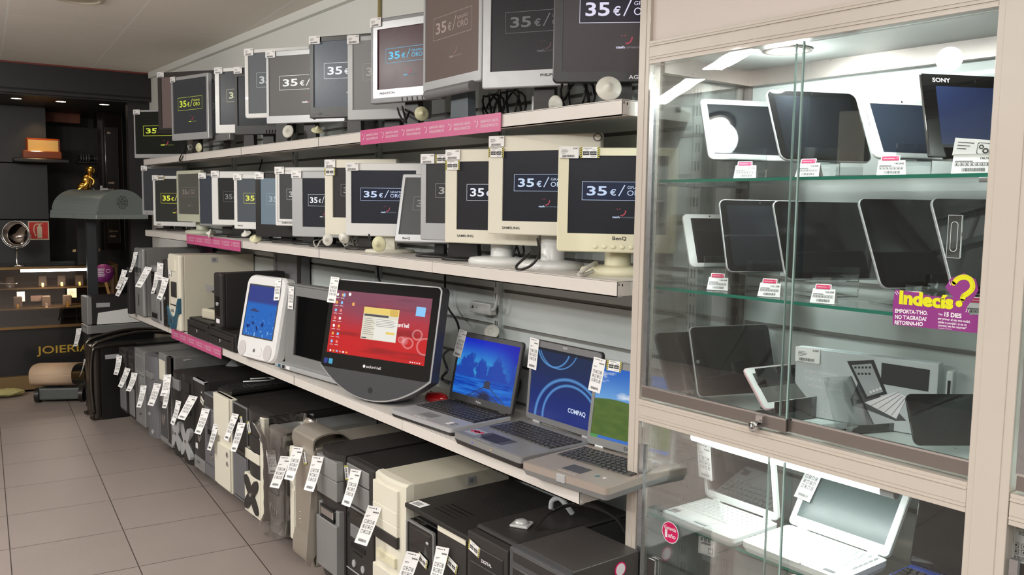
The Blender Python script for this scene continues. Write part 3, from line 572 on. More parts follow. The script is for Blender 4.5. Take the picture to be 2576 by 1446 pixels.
tower('black tower with steel-grey lower half in a silver rim, bottom shelf', 586, 628, 1008, W=.20, body=darkcase, front=darkcase, top=darkcase, feats=[('U', 'silver_rim', .01, .0, .93, .98, .003, mgrey), (b_, 'lower_panel', .06, .52, .88, .95, .006, gunm), (b_, 'floppy_drive', .1, .46, .9, .51, .002, blkg), (s_, 'card_reader', .35, .50, .8, .57, 0, slotk)], tags=[(.35, .1, 2), (.62, .1, 'p', 75)])
tower('black tower with ivory side rim and dark four-armed plate on ivory, bottom shelf', 628, 675, 1022, W=.225, arc=.026, body=darkcase, front=blkm, top=darkcase, badge=(.17,), feats=[(b_, 'ivory_side', .78, .02, 1.0, .99, .012, cream), (s_, 'bay_line', .02, .22, .76, .226, 0, slotk), (s_, 'bay_line', .02, .37, .76, .376, 0, slotk), (b_, 'ivory_strip', .02, .38, .76, .48, .006, cream), (b_, 'ivory_lower', .0, .62, .80, .99, .010, cream), (x_, 'dark_plate', .04, .63, .76, .96, .030, blkm), (d_, 'power_button', .35, .77, .46, .81, .045, chrome)], tags=[(.05, .14, 2), (.3, .10, 'p', 65)])
t, W, H = tower('grey tower wrapped in clear crumpled plastic film, bottom shelf', 680, 735, 1068, W=.175, arc=.025, body=galv, front=mat('taupe_plastic', S(128, 122, 118), .35), feats=[('U', 'panel_frame', .2, .38, .8, .62, .001, dgrey)] + [(d_, 'front_port', .22 + i * .13, .72 + i * .01, .3 + i * .13, .80 + i * .01, .002, chrome) for i in range(4)], tags=[(.6, .18, 0)])
g = M(); rnd = random.Random(4); loops = []
for k in range(22):
    z = .003 + (H + .03) * k / 21; fl = .03 * max(0, (z - H * .80) / (H * .2)) ** 1.2 + .02 * max(0, 1 - k / 3); L_ = []
    for i in range(28):
        a_ = 2 * PI * i / 28; cx, cy = W / 2, .045; rx, ry = W / 2 + .001 + fl * .35, .082 + fl
        e = lambda v, p: math.copysign(abs(v) ** p, v)
        j = rnd.uniform(-.001, .001) * (1 + 5 * (fl > .006)); L_.append((cx + (rx + j) * e(math.cos(a_), .6), cy + (ry + j) * e(math.sin(a_), .6) - .015, z + j))
    loops.append(L_)
g.loft(loops, 0, None, c0=False, c1=False, smooth=True); obj('plastic_wrap', g, [FILM], t)
tower('narrow cream tower half hidden between the wrapped and the handled one, bottom shelf', 728, 757, 1120, X=1.40, zb=.12, W=.085, body=beigep, front=cream, feats=[(b_, 'upper_panel', .1, .03, .95, .40, .003, cream), (b_, 'lower_panel', .3, .45, .95, .95, .004, cream), (s_, 'slit', .8, .5, .84, .62, 0, dgrey), (s_, 'slit', .8, .66, .84, .8, 0, dgrey)], tags=[(.25, .10, 2)])
t, W, H = tower('tall taupe metal tower with a bent handle over its top and foot, bottom shelf', 742, 808, 1100, X=1.37, zb=.112, W=.192, depth=.44, body=taupe, front=taupe, rad=.004, top=taupe, feats=[(b_, 'optical_drive_flap', .03, .03, .97, .15, .0015, taupe), (d_, 'drive_dimple', .48, .14, .56, .16, .003, chrome)] + [(d_, 'front_port', .2, .62 + i * .03, .235, .63 + i * .03, .001, chrome) for i in range(4)], tags=[(.38, .04, 1), (.52, .06, 'p', 70)], name='handled_tower', group='')
g = M(); P = smooth_path([(0, .0, H - .05), (0, -.012, H + .0), (0, -.004, H + .035), (0, .04, H + .05), (0, .10, H + .045), (0, .135, H + .02), (0, .16, H - .002)], 5)
g.loft([[(0, p.y - .0, p.z), (W, p.y, p.z), (W, p.y + .006, p.z - .006), (0, p.y + .006, p.z - .006)] for p in P], 0, smooth=False); obj('handle', g, [taupe], t)
g = M(); P = smooth_path([(0, -.004, .10), (0, -.014, .05), (0, -.008, .0), (0, .03, -.012 + .012)], 5)
g.loft([[(.002, p.y, p.z), (W - .002, p.y, p.z), (W - .002, p.y + .006, p.z + .002), (.002, p.y + .006, p.z + .002)] for p in P], 0); obj('foot_handle', g, [taupe], t)
g = M()
g.prism([(.001, H * .12), (.001, H * .98), (-.006, H * .98), (-.045, H * .06), (-.03, H * .01)], W - .001, W + .003, 'x', 0)
obj('side_plate', g, [taupe], t)
tower('black tower with silver drive doors and rounded black cap, bottom shelf', 815, 868, 1118, W=.185, arc=.03, body=darkcase, front=blkm, top=blkm, feats=[(b_, 'bay_door', .04, .05, .96, .20, .012, silvd), (b_, 'bay_door', .04, .205, .96, .36, .012, silvd), (b_, 'lower_panel', .03, .55, .97, .95, .020, silvd), (b_, 'side_post', .02, .44, .15, .56, .022, silvd), (b_, 'side_post', .82, .44, .97, .56, .022, silvd), (b_, 'drive_drawer', .22, .46, .78, .52, .014, chrome), (s_, 'drive_mouth', .18, .44, .8, .56, 0, slotk), (b_, 'colour_sticker', .74, .86, .93, .90, .024, mat('sticker_green', S(96, 190, 150), .4)), (b_, 'colour_sticker', .74, .90, .93, .94, .024, mat('sticker_violet', S(96, 84, 170), .4))] + [(d_, 'front_port', .46, .62 + i * .07, .52, .632 + i * .07, .022, chrome) for i in range(3)], tags=[(.30, .05, 1)])
tower('black tower with two silver bay doors, disc drive logos and two pale buttons, bottom shelf', 871, 940, 1148, W=.205, body=darkcase, front=blkm, rad=.008, feats=[(b_, 'bay_door', .04, .04, .86, .16, .004, silvd), (b_, 'bay_door', .04, .17, .86, .34, .004, silvd), (b_, 'optical_drive', .04, .38, .86, .46, .003, blkg), (b_, 'optical_drive', .04, .36, .86, .378, .003, silvd), (b_, 'grey_window', .18, .50, .72, .60, .004, mgrey), (s_, 'card_reader', .2, .64, .72, .68, 0, slotk), (s_, 'card_reader', .28, .70, .6, .715, 0, slotk), (d_, 'pale_button', .25, .77, .36, .83, .004, silv), (d_, 'pale_button', .58, .77, .69, .83, .004, silv), (b_, 'silver_line', .02, .86, .92, .868, .003, silv)], tags=[(.52, .04, 1), (.10, .06, 'p', 80)])
t, W, H = tower('cream tower with rounded front and black disc drive, beside the flat black cover, bottom shelf', 945, 1032, 1182, X=1.39, W=.215, arc=.014, body=beigem, front=cream, tf=.012, badge=(.24,), feats=[(b_, 'bay_frame', .06, .05, .86, .20, .014, cream), (s_, 'disc_mouth', .2, .1, .84, .17, 0, dgrey), (b_, 'bay_door', .06, .20, .86, .30, .016, cream), (b_, 'bay_door', .06, .30, .86, .37, .016, cream), (b_, 'optical_drive', .08, .37, .86, .45, .018, blkm), (b_, 'yellowed_plate', .2, .52, .8, .59, .022, yellowed), ('U', 'round_handle', .2, .72, .6, .84, .026, mgrey), (b_, 'lower_panel', .08, .64, .94, .97, .022, cream), (d_, 'round_button', .74, .78, .86, .82, .028, dgrey)], tags=[(.3, .21, 1), (.42, .22, 'p', 8)])
t1, W1, H1 = tower('black tower with silver rounded rim, left under the perforated black cover', 1024, 1092, 1302, X=1.385, W=.165, body=darkcase, front=blkg, rad=.01, feats=[('U', 'silver_rim', .0, .0, 1.0, 1.0, .004, silvd)] + OPT(.08, .05, .85, .14, blkg) + [(b_, 'silver_door', .08, .62, .9, .95, .012, silvd)], tags=[(.45, .22, 1), (.48, .22, 'p', 15)])
t2, W2, H2 = tower('black tower with cream strip along its top front, right under the perforated black cover', 1100, 1180, 1318, X=1.385, W=.175, body=darkcase, front=blkm, rad=.003, feats=[(b_, 'cream_strip', .02, .0, .98, .045, .002, cream), (d_, 'power_button', .45, .4, .55, .44, .002, dgrey)], tags=[(.35, .12, 1), (.42, .18, 'p', 15)])
# a keyboard and papers lying on the tower tops
q = on_z(574, 988, .562); t = empty('keyboard', at((q.x - .05, q.y, .580), 86), 'black keyboard lying across the tower tops on the bottom shelf', 'keyboard')
g = M(); g.box(-.155, .0, 0, .44, 0, .018, 0, .004); obj('case', g, [blk], t, Matrix.Translation((.15, 0, 0)))
g = M()
for i in range(5):
    for j in range(17): x, y = .012 + i * .026, .01 + j * .0247; g.loft([[(x, y, .018), (x + .022, y, .018), (x + .022, y + .021, .018), (x, y + .021, .018)], [(x + .004, y + .003, .027), (x + .018, y + .003, .027), (x + .018, y + .018, .027), (x + .004, y + .018, .027)]], 0, None, c0=False)
obj('keys', g, [mat('key_black', S(40, 40, 42), .25)], t)
q = on_z(612, 972, .59); g = M(); g.tube(smooth_path([(0, 0, .006), (.03, .03, .008), (.05, .10, .005), (.03, .16, .0), (-.01, .15, .004), (.02, .11, .012), (.0, .04, .014)], 6), .0035, 0, 7); tag(obj('cable_loop', g, [white], None, at((q.x, q.y, .609), 80)), 'small white cord loop lying on the black keyboard', 'cord')
q = on_z(567, 922, .57); g = M(); g.add([(0, 0, 0), (.10, 0, 0), (.05, .0, .045), (0, .05, 0), (.10, .05, 0), (.05, .05, .045)], [(0, 1, 2), (3, 5, 4), (0, 2, 5, 3), (1, 4, 5, 2)]); tag(obj('folded_card', g, [silv], None, at((q.x, q.y, .574), 60)), 'small grey folded card standing on a black tower top', 'card')
q = on_z(560, 893, .60); g = M(); g.box(0, .14, 0, .18, 0, .002); tag(obj('paper_sheet', g, [paper], None, at((1.45, q.y + .02, .606), 80) @ Matrix.Rotation(R(-2), 4, 'Y')), 'white paper sheet lying on the curved front and silver towers', 'paper')
a = on_x(1039, 1268, 1.40)
t = empty('perforated_cover', at((1.375, 2.318, a.z - .008), 90), 'flat black perforated case cover lying across two black towers', 'cover')
g = M(); g.box(0, .36, 0, .43, 0, .016, 0, .004, seg=2)
for i in range(4): g.box(.10, .22, .05 + i * .02, .056 + i * .02, .016, .0168, 1)
obj('panel', g, [darkcase, blkg], t)
g = M()
for i in range(17):
    for j in range(10): x = .12 + i * .012; y = .20 + j * .013 + (i % 2) * .006; g.prism(circ(x, y, .0035, n=6), .0155, .0165, 'z')
obj('perforation', g, [slotk], t)
g = M(); g.text('akno', 0, 0, .014, 0, 0, T=Matrix.Translation((.30, .40, .0168)) @ Matrix.Rotation(R(-90), 4, 'X') @ Matrix.Rotation(0, 4, 'Z'), bold=.02); obj('brand_lettering', g, [silv], t)
g = M(); g.box(.015, .075, .005, .045, .0165, .0175); [g.box(.025, .06, .012 + i * .006, .015 + i * .006, .0175, .0177, 1) for i in range(4)]; obj('price_label', g, [paper, ink], t, Matrix.Rotation(R(6), 4, 'Z'))
t, W, H = tower('black tower with louvred front, yellow striped tag and domed top with cable loop', 1176, 1278, 1332, X=1.36, W=.195, depth=.46, body=darkcase, front=blkm, top=blkm, feats=[(b_, 'bay_cover', .1, .07 + i * .105, .9, .165 + i * .105, .003, darkcase) for i in range(8)] + [('txt', 'lettering', .4, .125, .9, .145, .004, stkw, 'DIGITAL'), (b_, 'chrome_button', .8, .3, .93, .32, .006, chrome)], tags=[(.08, .045, 'p', 12)])
g = M(); g.box(0, W, .03, .46, H - .01, H + .012, 0, .008, seg=2); obj('domed_top', g, [blkm], t)
cx, cy, cz = 1.36 + .125, on_x(1176, 1332, 1.36).y - .09, .113 + H + .012
g = M(); g.box(-.028, .028, -.026, .026, 0, .009, 0, .003); g.lathe([(.02, .009), (.02, .013), (.012, .018), (.002, .018)], 0)
tag(obj('glass_ornament', g, [mat('crystal', S(215, 215, 215), .08, coat=1, metal=.3)], None, at((cx, cy, cz), 60)), 'small square clear crystal puck on the domed black tower', 'ornament')
g = M(); P = smooth_path([(0, 0, .004), (.04, .03, .05), (.12, .05, .075), (.22, .03, .06), (.27, 0, .005)], 6); g.loft([[(p.x, p.y - .012, p.z), (p.x, p.y + .012, p.z), (p.x, p.y + .010, p.z + .007), (p.x, p.y - .010, p.z + .007)] for p in P], 0)
tag(obj('carry_handle', g, [blkg], None, at((1.50, cy - .05, cz - .001), 60)), 'arched black carrying strap lying on the domed black tower', 'handle')
g = M(); g.tube(smooth_path([(0, 0, .01), (.006, .0, .035), (.03, .006, .048), (.052, .012, .035), (.062, .03, .006)], 6), .008, 0, 10); tag(obj('white_hose', g, [mat('white_hose', S(205, 208, 208), .4)], None, at((1.62, cy + .03, cz + .004), 90)), 'short white hose bent behind the domed black tower', 'hose')
t, W, H = tower('dark grey desktop case with disc drive, nearest on the bottom shelf by the cabinet', 1281, 1400, 1372, X=1.335, W=.22, depth=.258, body=mat('charcoal_case', S(66, 62, 60), .42, bump=.1, scale=150), front=dgrey, rad=.006, feats=[(b_, 'vent_strip', .08, .015, .95, .07, .002, blkm)] + OPT(.08, .1, .9, .22, blkg, dgrey) + [(b_, 'silver_drive', .08, .24, .9, .34, .002, silvd)], name='desktop_computer')
g = M(); g.prism(circ(.19, H - .035, .020, n=24), W, W + .001, 'x', 0); g.prism(circ(.19, H - .035, .016, n=24), W + .001, W + .0015, 'x', 1); obj('round_sticker', g, [magenta, stkw], t)

# ================================================================ pictures on lit screens
class NT:
    def __init__(s, name):
        s.m = bpy.data.materials.new(name); s.m.use_nodes = True; s.t = s.m.node_tree; s.p = s.t.nodes['Principled BSDF']
        s.p.inputs['Base Color'].default_value = (.01, .01, .01, 1); s.p.inputs['Roughness'].default_value = .18
        tc = s.t.nodes.new('ShaderNodeTexCoord'); s.vec = tc.outputs['Generated']
        sp = s.t.nodes.new('ShaderNodeSeparateXYZ'); s.t.links.new(s.vec, sp.inputs[0]); s.u, s.v = sp.outputs[0], sp.outputs[2]
    def _in(s, sock, v):
        if isinstance(v, (int, float)) or isinstance(v, tuple): sock.default_value = v
        else: s.t.links.new(v, sock)
    def math(s, op, a, b=0.0, c=0.0):
        n = s.t.nodes.new('ShaderNodeMath'); n.operation = op
        for i, q in enumerate((a, b, c)): s._in(n.inputs[i], q)
        return n.outputs[0]
    def noise(s, scale, sx=1, sz=1, detail=5, off=0):
        mp = s.t.nodes.new('ShaderNodeMapping'); mp.inputs['Scale'].default_value = (sx, 1, sz); mp.inputs['Location'].default_value = (off, off, off); s.t.links.new(s.vec, mp.inputs[0])
        n = s.t.nodes.new('ShaderNodeTexNoise'); n.inputs['Scale'].default_value = scale; n.inputs['Detail'].default_value = detail; s.t.links.new(mp.outputs[0], n.inputs['Vector']); return n.outputs[0]
    def mix(s, f, a, b):
        n = s.t.nodes.new('ShaderNodeMix'); n.data_type = 'RGBA'; s._in(n.inputs[0], f); s._in(n.inputs[6], a); s._in(n.inputs[7], b); return n.outputs[2]
    def step(s, x, lo, hi):
        n = s.t.nodes.new('ShaderNodeMapRange'); n.interpolation_type = 'SMOOTHSTEP'; s._in(n.inputs[0], x); s._in(n.inputs[1], lo); s._in(n.inputs[2], hi); return n.outputs[0]
    def ring(s, cu, cv, r, wd, ax=1.0):
        du = s.math('MULTIPLY', s.math('SUBTRACT', s.u, cu), ax); dv = s.math('SUBTRACT', s.v, cv)
        d = s.math('SQRT', s.math('ADD', s.math('MULTIPLY', du, du), s.math('MULTIPLY', dv, dv)))
        e = s.math('ABSOLUTE', s.math('SUBTRACT', d, r)); return s.math('SUBTRACT', 1.0, s.step(e, 0.0, wd))
    def out(s, c, es=.95): s._in(s.p.inputs['Emission Color'], c); s.p.inputs['Emission Strength'].default_value = es; return s.m
def pic_sea():
    n = NT('screen_sea_and_clouds'); sky = n.mix(n.step(n.v, .35, 1.0), S(60, 170, 225), S(24, 40, 190)); sky = n.mix(n.step(n.u, .5, 1.1), sky, S(26, 26, 170))
    sky = n.mix(n.step(n.math('ADD', n.noise(5, 1.6, 1), n.math('MULTIPLY', n.math('SUBTRACT', .62, n.v), .9)), .48, .62), sky, S(34, 70, 170))
    sea = n.mix(n.step(n.noise(9, .4, 5), .35, .7), S(16, 62, 170), S(40, 120, 215)); c = n.mix(n.step(n.v, .30, .36), sea, sky)
    return n.out(n.mix(n.step(n.ring(.55, .02, .0, .22), .35, .8), c, S(12, 20, 60)))
def pic_rings():
    n = NT('screen_blue_rings'); c = n.mix(n.step(n.v, 0.0, .9), S(14, 40, 120), S(30, 44, 78))
    for a in ((.62, .0, .62, .035), (.64, .04, .50, .03), (.33, 1.05, .30, .02), (.40, 1.1, .36, .015)): c = n.mix(n.math('MULTIPLY', n.ring(*a, 1.2), .75), c, S(96, 160, 226))
    return n.out(n.mix(n.step(n.v, .955, .96), c, S(30, 34, 48)))
def pic_hill():
    n = NT('screen_hill'); sky = n.mix(n.step(n.v, .4, 1.0), S(120, 180, 235), S(38, 104, 200)); sky = n.mix(n.step(n.noise(4, 1, 2.6), .56, .72), sky, S(220, 232, 245))
    hz = n.math('ADD', .50, n.math('MULTIPLY', n.math('SINE', n.math('MULTIPLY_ADD', n.u, 3.4, .6)), .07))
    grass = n.mix(n.noise(6, 1, 2), S(58, 88, 34), S(104, 128, 60)); return n.out(n.mix(n.step(n.math('SUBTRACT', n.v, hz), -.01, .01), grass, sky), .85)
def pic_red():
    n = NT('screen_red_waves'); c = n.mix(n.step(n.math('ADD', n.v, n.math('MULTIPLY', n.noise(2.5), .35)), .45, 1.1), S(206, 24, 28), S(132, 70, 92))
    c = n.mix(n.math('MULTIPLY', n.step(n.noise(3, .5, 3, 2, 3.0), .5, .7), .5), c, S(90, 16, 22))
    for a in ((.78, .33, .0, .09), (.9, .44, .07, .02), (.82, .30, .075, .02), (.985, .28, .12, .02), (.75, .34, .04, .015)): c = n.mix(n.math('MULTIPLY', n.ring(*a, 1.6), .45), c, S(250, 190, 190))
    return n.out(c, .9)
def pic_reef():
    n = NT('screen_under_water'); c = n.mix(n.step(n.v, .62, .70), S(40, 104, 190), S(54, 66, 136)); c = n.mix(n.math('MULTIPLY', n.step(n.noise(14), .55, .7), n.step(n.v, .5, .0)), c, S(150, 200, 235))
    c = n.mix(n.math('MULTIPLY', n.step(n.noise(7, 1, 1, 5, 2.0), .60, .66), n.step(n.v, .55, .3)), c, S(14, 40, 110)); return n.out(c, .95)

def fit_panel(BL, BR, TL):                      # a tilted rectangle through three sighted corners, its bottom edge level
    d = ray(*BR); B = CAM + d * ((BL.z - EYE) / d.z); e = B - BL; w = e.length; e.normalize()
    return fit_up(BL, e, TL) + (w,)
def fit_up(BL, e, TL):
    d = ray(*TL); T = CAM + d * ((BL - CAM).dot(e) / d.dot(e)); v = T - BL; h = v.length; z = v.normalized(); y = z.cross(e)
    return Matrix(((e.x, y.x, z.x, BL.x), (e.y, y.y, z.y, BL.y), (e.z, y.z, z.z, BL.z), (0, 0, 0, 1))), h
def az_vec(az): return Vector((math.cos(R(az)), -math.sin(R(az)), 0))
def wid(P, e, xr): return min((abs(project(P + e * (k * .002))[0] - xr), k * .002) for k in range(20, 400))[1]
lp = lambda P, y: [(p[0], y, p[1]) for p in P]

# ================================================================ things on the laptop shelf (z = .774)
ZC = .774
GC = 'towers on the laptop shelf'
def ctower(label, xl, xr, yt, X, W=None, zb=ZC + .001, **k): return tower(label, xl, xr, yt, X=X, zb=zb, W=W, group=k.pop('group', GC), **k)
ctower('tall grey tower with rounded silver front edge, farthest on the laptop shelf', 336, 378, 622, 1.45, W=.19, depth=.36, body=galv, front=silvd, rad=.012, feats=[(b_, 'drive_flap', .15, .03, .85, .38, .004, silvd), (b_, 'drive_flap', .15, .42, .7, .52, .004, mgrey), (b_, 'dark_port', .15, .28, .85, .36, .005, dgrey), (s_, 'side_slit', .45, .68, .55, .85, 0, dgrey)], tags=[(.55, .06, 1)])
ctower('slim dark tower hanging with two price tags, left of the tall grey tower', 318, 334, 672, 1.42, W=.05, depth=.35, body=darkcase, front=darkcase, tags=[(.5, .05, 1), (.9, .2, 2)], zb=ZC + .001)
ctower('silver tower with glossy black oval window, laptop shelf', 377, 401, 666, 1.455, W=.175, depth=.40, body=galv, front=silvd, rad=.008, feats=[(b_, 'gloss_window', .2, .10, .7, .50, .004, blkg), (b_, 'lower_door', .12, .52, .8, .82, .003, silvd), (s_, 'dark_mouth', .15, .84, .8, .93, 0, slotk)], tags=[(.3, .03, 2)])
ctower('silver and dark tower with a vertical handle, laptop shelf', 400, 408, 668, 1.45, W=.055, depth=.38, body=darkcase, front=silv, rad=.003, feats=[(b_, 'dark_door', .1, .6, .6, .93, .003, dgrey)], tags=[(.3, .1, 1)])
ctower('narrow black tower with fine side ribs, left of the blue-trimmed beige tower', 408, 421, 652, 1.45, W=.085, depth=.40, body=darkcase, front=blkm, feats=[('vents', 'rib', .3, .5, .8, .95, .002, blkg, 22), (d_, 'power_button', .35, .55, .65, .6, .004, silv)], tags=[(.3, .05, 0)])
t, W, H = ctower('beige tower with blue translucent trim round its lower front, laptop shelf', 421, 464, 637, 1.45, W=.21, depth=.43, body=beigem, front=cream, rad=.012, badge=(.18,), feats=[(b_, 'bay_cover', .1, .06, .72, .22, .006, cream), (b_, 'drive_stack', .34, .36, .78, .56, .006, blkm), (s_, 'floppy_slot', .2, .66, .7, .675, 0, slotk), (d_, 'front_logo', .38, .72, .5, .76, .01, silvd)], tags=[(.1, .22, 'w'), (.08, .32, 3)])
g = M(); g.prism([(.0, H * .30), (W * .25, H * .20), (W * .5, H * .17), (W * .72, H * .21), (W * .90, H * .38), (W * 1.0, H * .44), (W * 1.0, H * .24), (W * .86, H * .19), (W * .7, H * .03), (W * .4, H * .01), (W * .12, H * .06)], -.010, .01, 'y'); g.prism([(W * .4, H * .1), (W * .48, H * .1), (W * .48, H * .15), (W * .4, H * .15)], -.013, -.009, 'y', 1); obj('blue_trim', g, [bluepl, chrome], t)
def drawer(label, xl, xr, yt, X, H=.098, Wd=None):
    a = on_x(xl, yt, X); b = on_x(xr, yt, X); W = Wd or a.y - b.y; t = empty('cash_drawer', at((X, a.y, ZC + .001), 90), label, 'cash drawer', 'cash drawers'); H = H
    g = M(); g.box(0, W, .012, .33, .004, H, 0, .004); obj('body', g, [darkcase], t)
    g = M(); g.box(.006, W - .006, 0, .014, .006, H - .012, 0, .002); g.box(.03, W - .03, -.0006, 0, H * .55, H * .6, 1); obj('drawer_front', g, [blkm, blkg], t)
    g = M(); g.lathe([(.011, 0), (.011, .003), (.007, .005), (0, .005)], 0, 18, Matrix.Translation((W * .5, 0, H * .42)) @ Matrix.Rotation(R(90), 4, 'X')); g.box(W * .5 - .001, W * .5 + .001, -.0055, -.005, H * .42 - .005, H * .42 + .005, 1); obj('lock', g, [chrome, slotk], t)
    g = M(); [g.cyl((x, y, -.001), .01, .006, 'z', 0, 12) for x in (.03, W - .03) for y in (.04, .30)]; obj('foot', g, [slotk], t)
    return W, a.y
w1, y1 = drawer('black cash drawer with a keyhole lock, left one under the receipt printer', 470, 521, 793, 1.455, .100)
w2, y2 = drawer('black cash drawer with a keyhole lock, right one under the upright black computer', 522, 586, 828, 1.455, .088)
t = empty('receipt_printer', at((1.50, on_x(505, 760, 1.50).y, ZC + .1015), 80), 'small beige receipt printer with open black paper cover on the cash drawers', 'printer')
g = M(); g.box(0, .15, 0, .19, 0, .055, 0, .012, seg=3); obj('body', g, [beigep], t)
g = M(); g.box(.035, .115, .02, .10, .055, .058, 0); obj('paper_slot', g, [dgrey], t)
g = M(); g.loft([[(.02, .12, .055), (.13, .12, .055), (.13, .16, .055), (.02, .16, .055)], [(.03, .13, .10), (.12, .13, .10), (.12, .15, .11), (.03, .15, .11)], [(.0, .05, .145), (.14, .05, .145), (.14, .16, .16), (.0, .16, .16)]]); obj('open_cover', g, [blkm], t)
obj('price_tag', TT[0], [], t, Matrix.Translation((.02, .02, .165)) @ Matrix.Rotation(R(60), 4, 'Y') @ Matrix.Rotation(R(70), 4, 'X'))
ctower('upright black desktop computer with fine vents standing on the cash drawers', 536, 554, 684, 1.455, W=.10, zb=ZC + .1015, depth=.34, body=darkcase, front=blkm, rad=.012, name='desktop_computer', group=None, feats=[('vents', 'vent', .25, .42, .9, .78, .002, blkg, 20), (d_, 'power_button', .5, .53, .8, .60, .006, silv), (b_, 'badge', .4, .84, .85, .92, .002, stkw)])
# white all-in-one
BL = on_z(592, 893, ZC + .012); T, h, w = fit_panel(BL, (689, 917), (626, 688))
t = empty('all_in_one_computer', T, 'white all-in-one computer with two round speakers and blue underwater picture', 'computer')
g = M(); n = 8
g.loft([lp(rr(.006, w - .006, .006, h - .006, .045, n), .0), lp(rr(.0, w, 0, h, .05, n), .012), lp(rr(0, w, 0, h, .05, n), .05), lp(rr(.01, w - .01, .012, h - .01, .05, n), .06), lp(rr(.05, w - .05, .038, h - .03, .05, n), .17), lp(rr(.10, w - .10, .07, h - .10, .05, n), .25)], smooth=False); obj('housing', g, [whiteg], t)
bx0, bx1, bz0, bz1 = w * .10, w * .86, h * .27, h * .87
g = M(); g.loft([lp(rr(bx0 - .006, bx1 + .006, bz0 - .006, bz1 + .006, .004, 3), -.0015), lp(rr(bx0, bx1, bz0, bz1, .003, 3), -.0015), lp(rr(bx0, bx1, bz0, bz1, .003, 3), .0)], 0, None, c0=False, c1=False); obj('screen_rim', g, [dgrey], t)
g = M(); g.face(bx0, bx1, bz0, bz1, -.0008); obj('display', g, [pic_reef()], t)
for k, cx in enumerate((w * .15, w * .80)):
    g = M(); g.loft([lp(circ(cx, h * .11, .032, .036, 28), -.001), lp(circ(cx, h * .11, .032, .036, 28), -.0025), lp(circ(cx, h * .11, .028, .032, 28), -.003)], 0, None, c0=False); obj('speaker', g, [mat('speaker_mesh', S(205, 200, 200), .6)], t)
g = M(); g.loft([lp(rr(w * .29, w * .65, h * .05, h * .16, .012, 4), -.0005), lp(rr(w * .29, w * .65, h * .05, h * .16, .012, 4), -.002), lp(rr(w * .30, w * .64, h * .055, h * .155, .01, 4), -.002)], 0, None, c0=False); obj('disc_tray', g, [whiteg], t)
g = M(); cx, cz = w * .47, h * .105; g.prism(circ(cx - .003, cz, .006, .008, 14), -.0032, -.0022, 'y'); g.prism(circ(cx + .003, cz, .006, .008, 14), -.0032, -.0022, 'y'); g.prism([(cx, cz + .009), (cx + .004, cz + .014), (cx + .001, cz + .010)], -.0032, -.0022, 'y'); obj('front_emblem', g, [mgrey], t)
g = M(); g.prism(circ(.10, h * .22, .011, n=20), w - .012, w - .002, 'x'); obj('side_socket', g, [dgrey], t)
tall_tag(t, w * .80, h * .985, -.004, 0, -6)
g = M(); g.prism([(w * .2, h * .56), (w * .22, h * .58), (w * .24, h * .57), (w * .27, h * .61), (w * .29, h * .58), (w * .33, h * .6), (w * .36, h * .58), (w * .42, h * .575), (w * .44, h * .56)], -.0013, -.0011, 'y'); obj('island_picture', g, [glow('dark_blue_mark', S(20, 34, 90))], t)
# wide grey monitor beside it
BL = on_z(716, 912, ZC + .022); e = az_vec(84); T, h = fit_up(BL, e, (726, 712)); w = .50
t = empty('flat_monitor', T, 'wide silver-framed monitor with unlit black screen between the two all-in-ones', 'monitor')
g = M(); g.loft([lp(rr(0, w, 0, h, .006, 3), .07), lp(rr(0, w, 0, h, .006, 3), .003), lp(rr(.003, w - .003, .003, h - .003, .004, 3), 0), lp(rr(.07, w - .07, .045, h - .05, .001, 3), 0), lp(rr(.07, w - .07, .045, h - .05, .001, 3), .008)], c0=True, c1=False); g.box(-.002, w, -.006, .0, h - .006, h, 0); obj('bezel', g, [silvd], t)
g = M(); g.face(.07, w - .07, .045, h - .05, .006); obj('display', g, [blkg], t)
g = M(); g.box(0, w, -.05, .03, -.014, .006, 0, .004); g.face(.04, .055, .0061, .0062); obj('speaker_base', g, [silv], t)
for k, (x, m_) in enumerate(((.035, bluepl), (.07, slotk), (.105, stkw))): g = M(); g.box(x, x + .02 + .008 * (k == 2), -.0506, -.048, -.010, .003); obj('badge', g, [m_], t)
tall_tag(t, .035, h - .012, -.004, 0, 0)
# dull grey panel leaning on the back wall
t = empty('flat_monitor', at((1.815, on_x(688, 700, 1.815).y, .972), 88), 'dull grey old panel leaning on the back panels behind the black computer', 'monitor')
g = M(); g.loft([lp(rr(0, .34, 0, .29, .02, 4), .045), lp(rr(0, .34, 0, .29, .02, 4), .0), lp(rr(.03, .29, .03, .26, .002, 4), 0), lp(rr(.03, .29, .03, .26, .002, 4), .004)], ms=[0, 0, 1]); g.box(.29, .335, -.002, .03, .01, .28, 2); obj('bezel', g, [mgrey, mgrey, blkm], t)
g = M(); g.box(.02, .32, .01, .045, -.196, .0, 0, .004); obj('stand', g, [blkm], t)

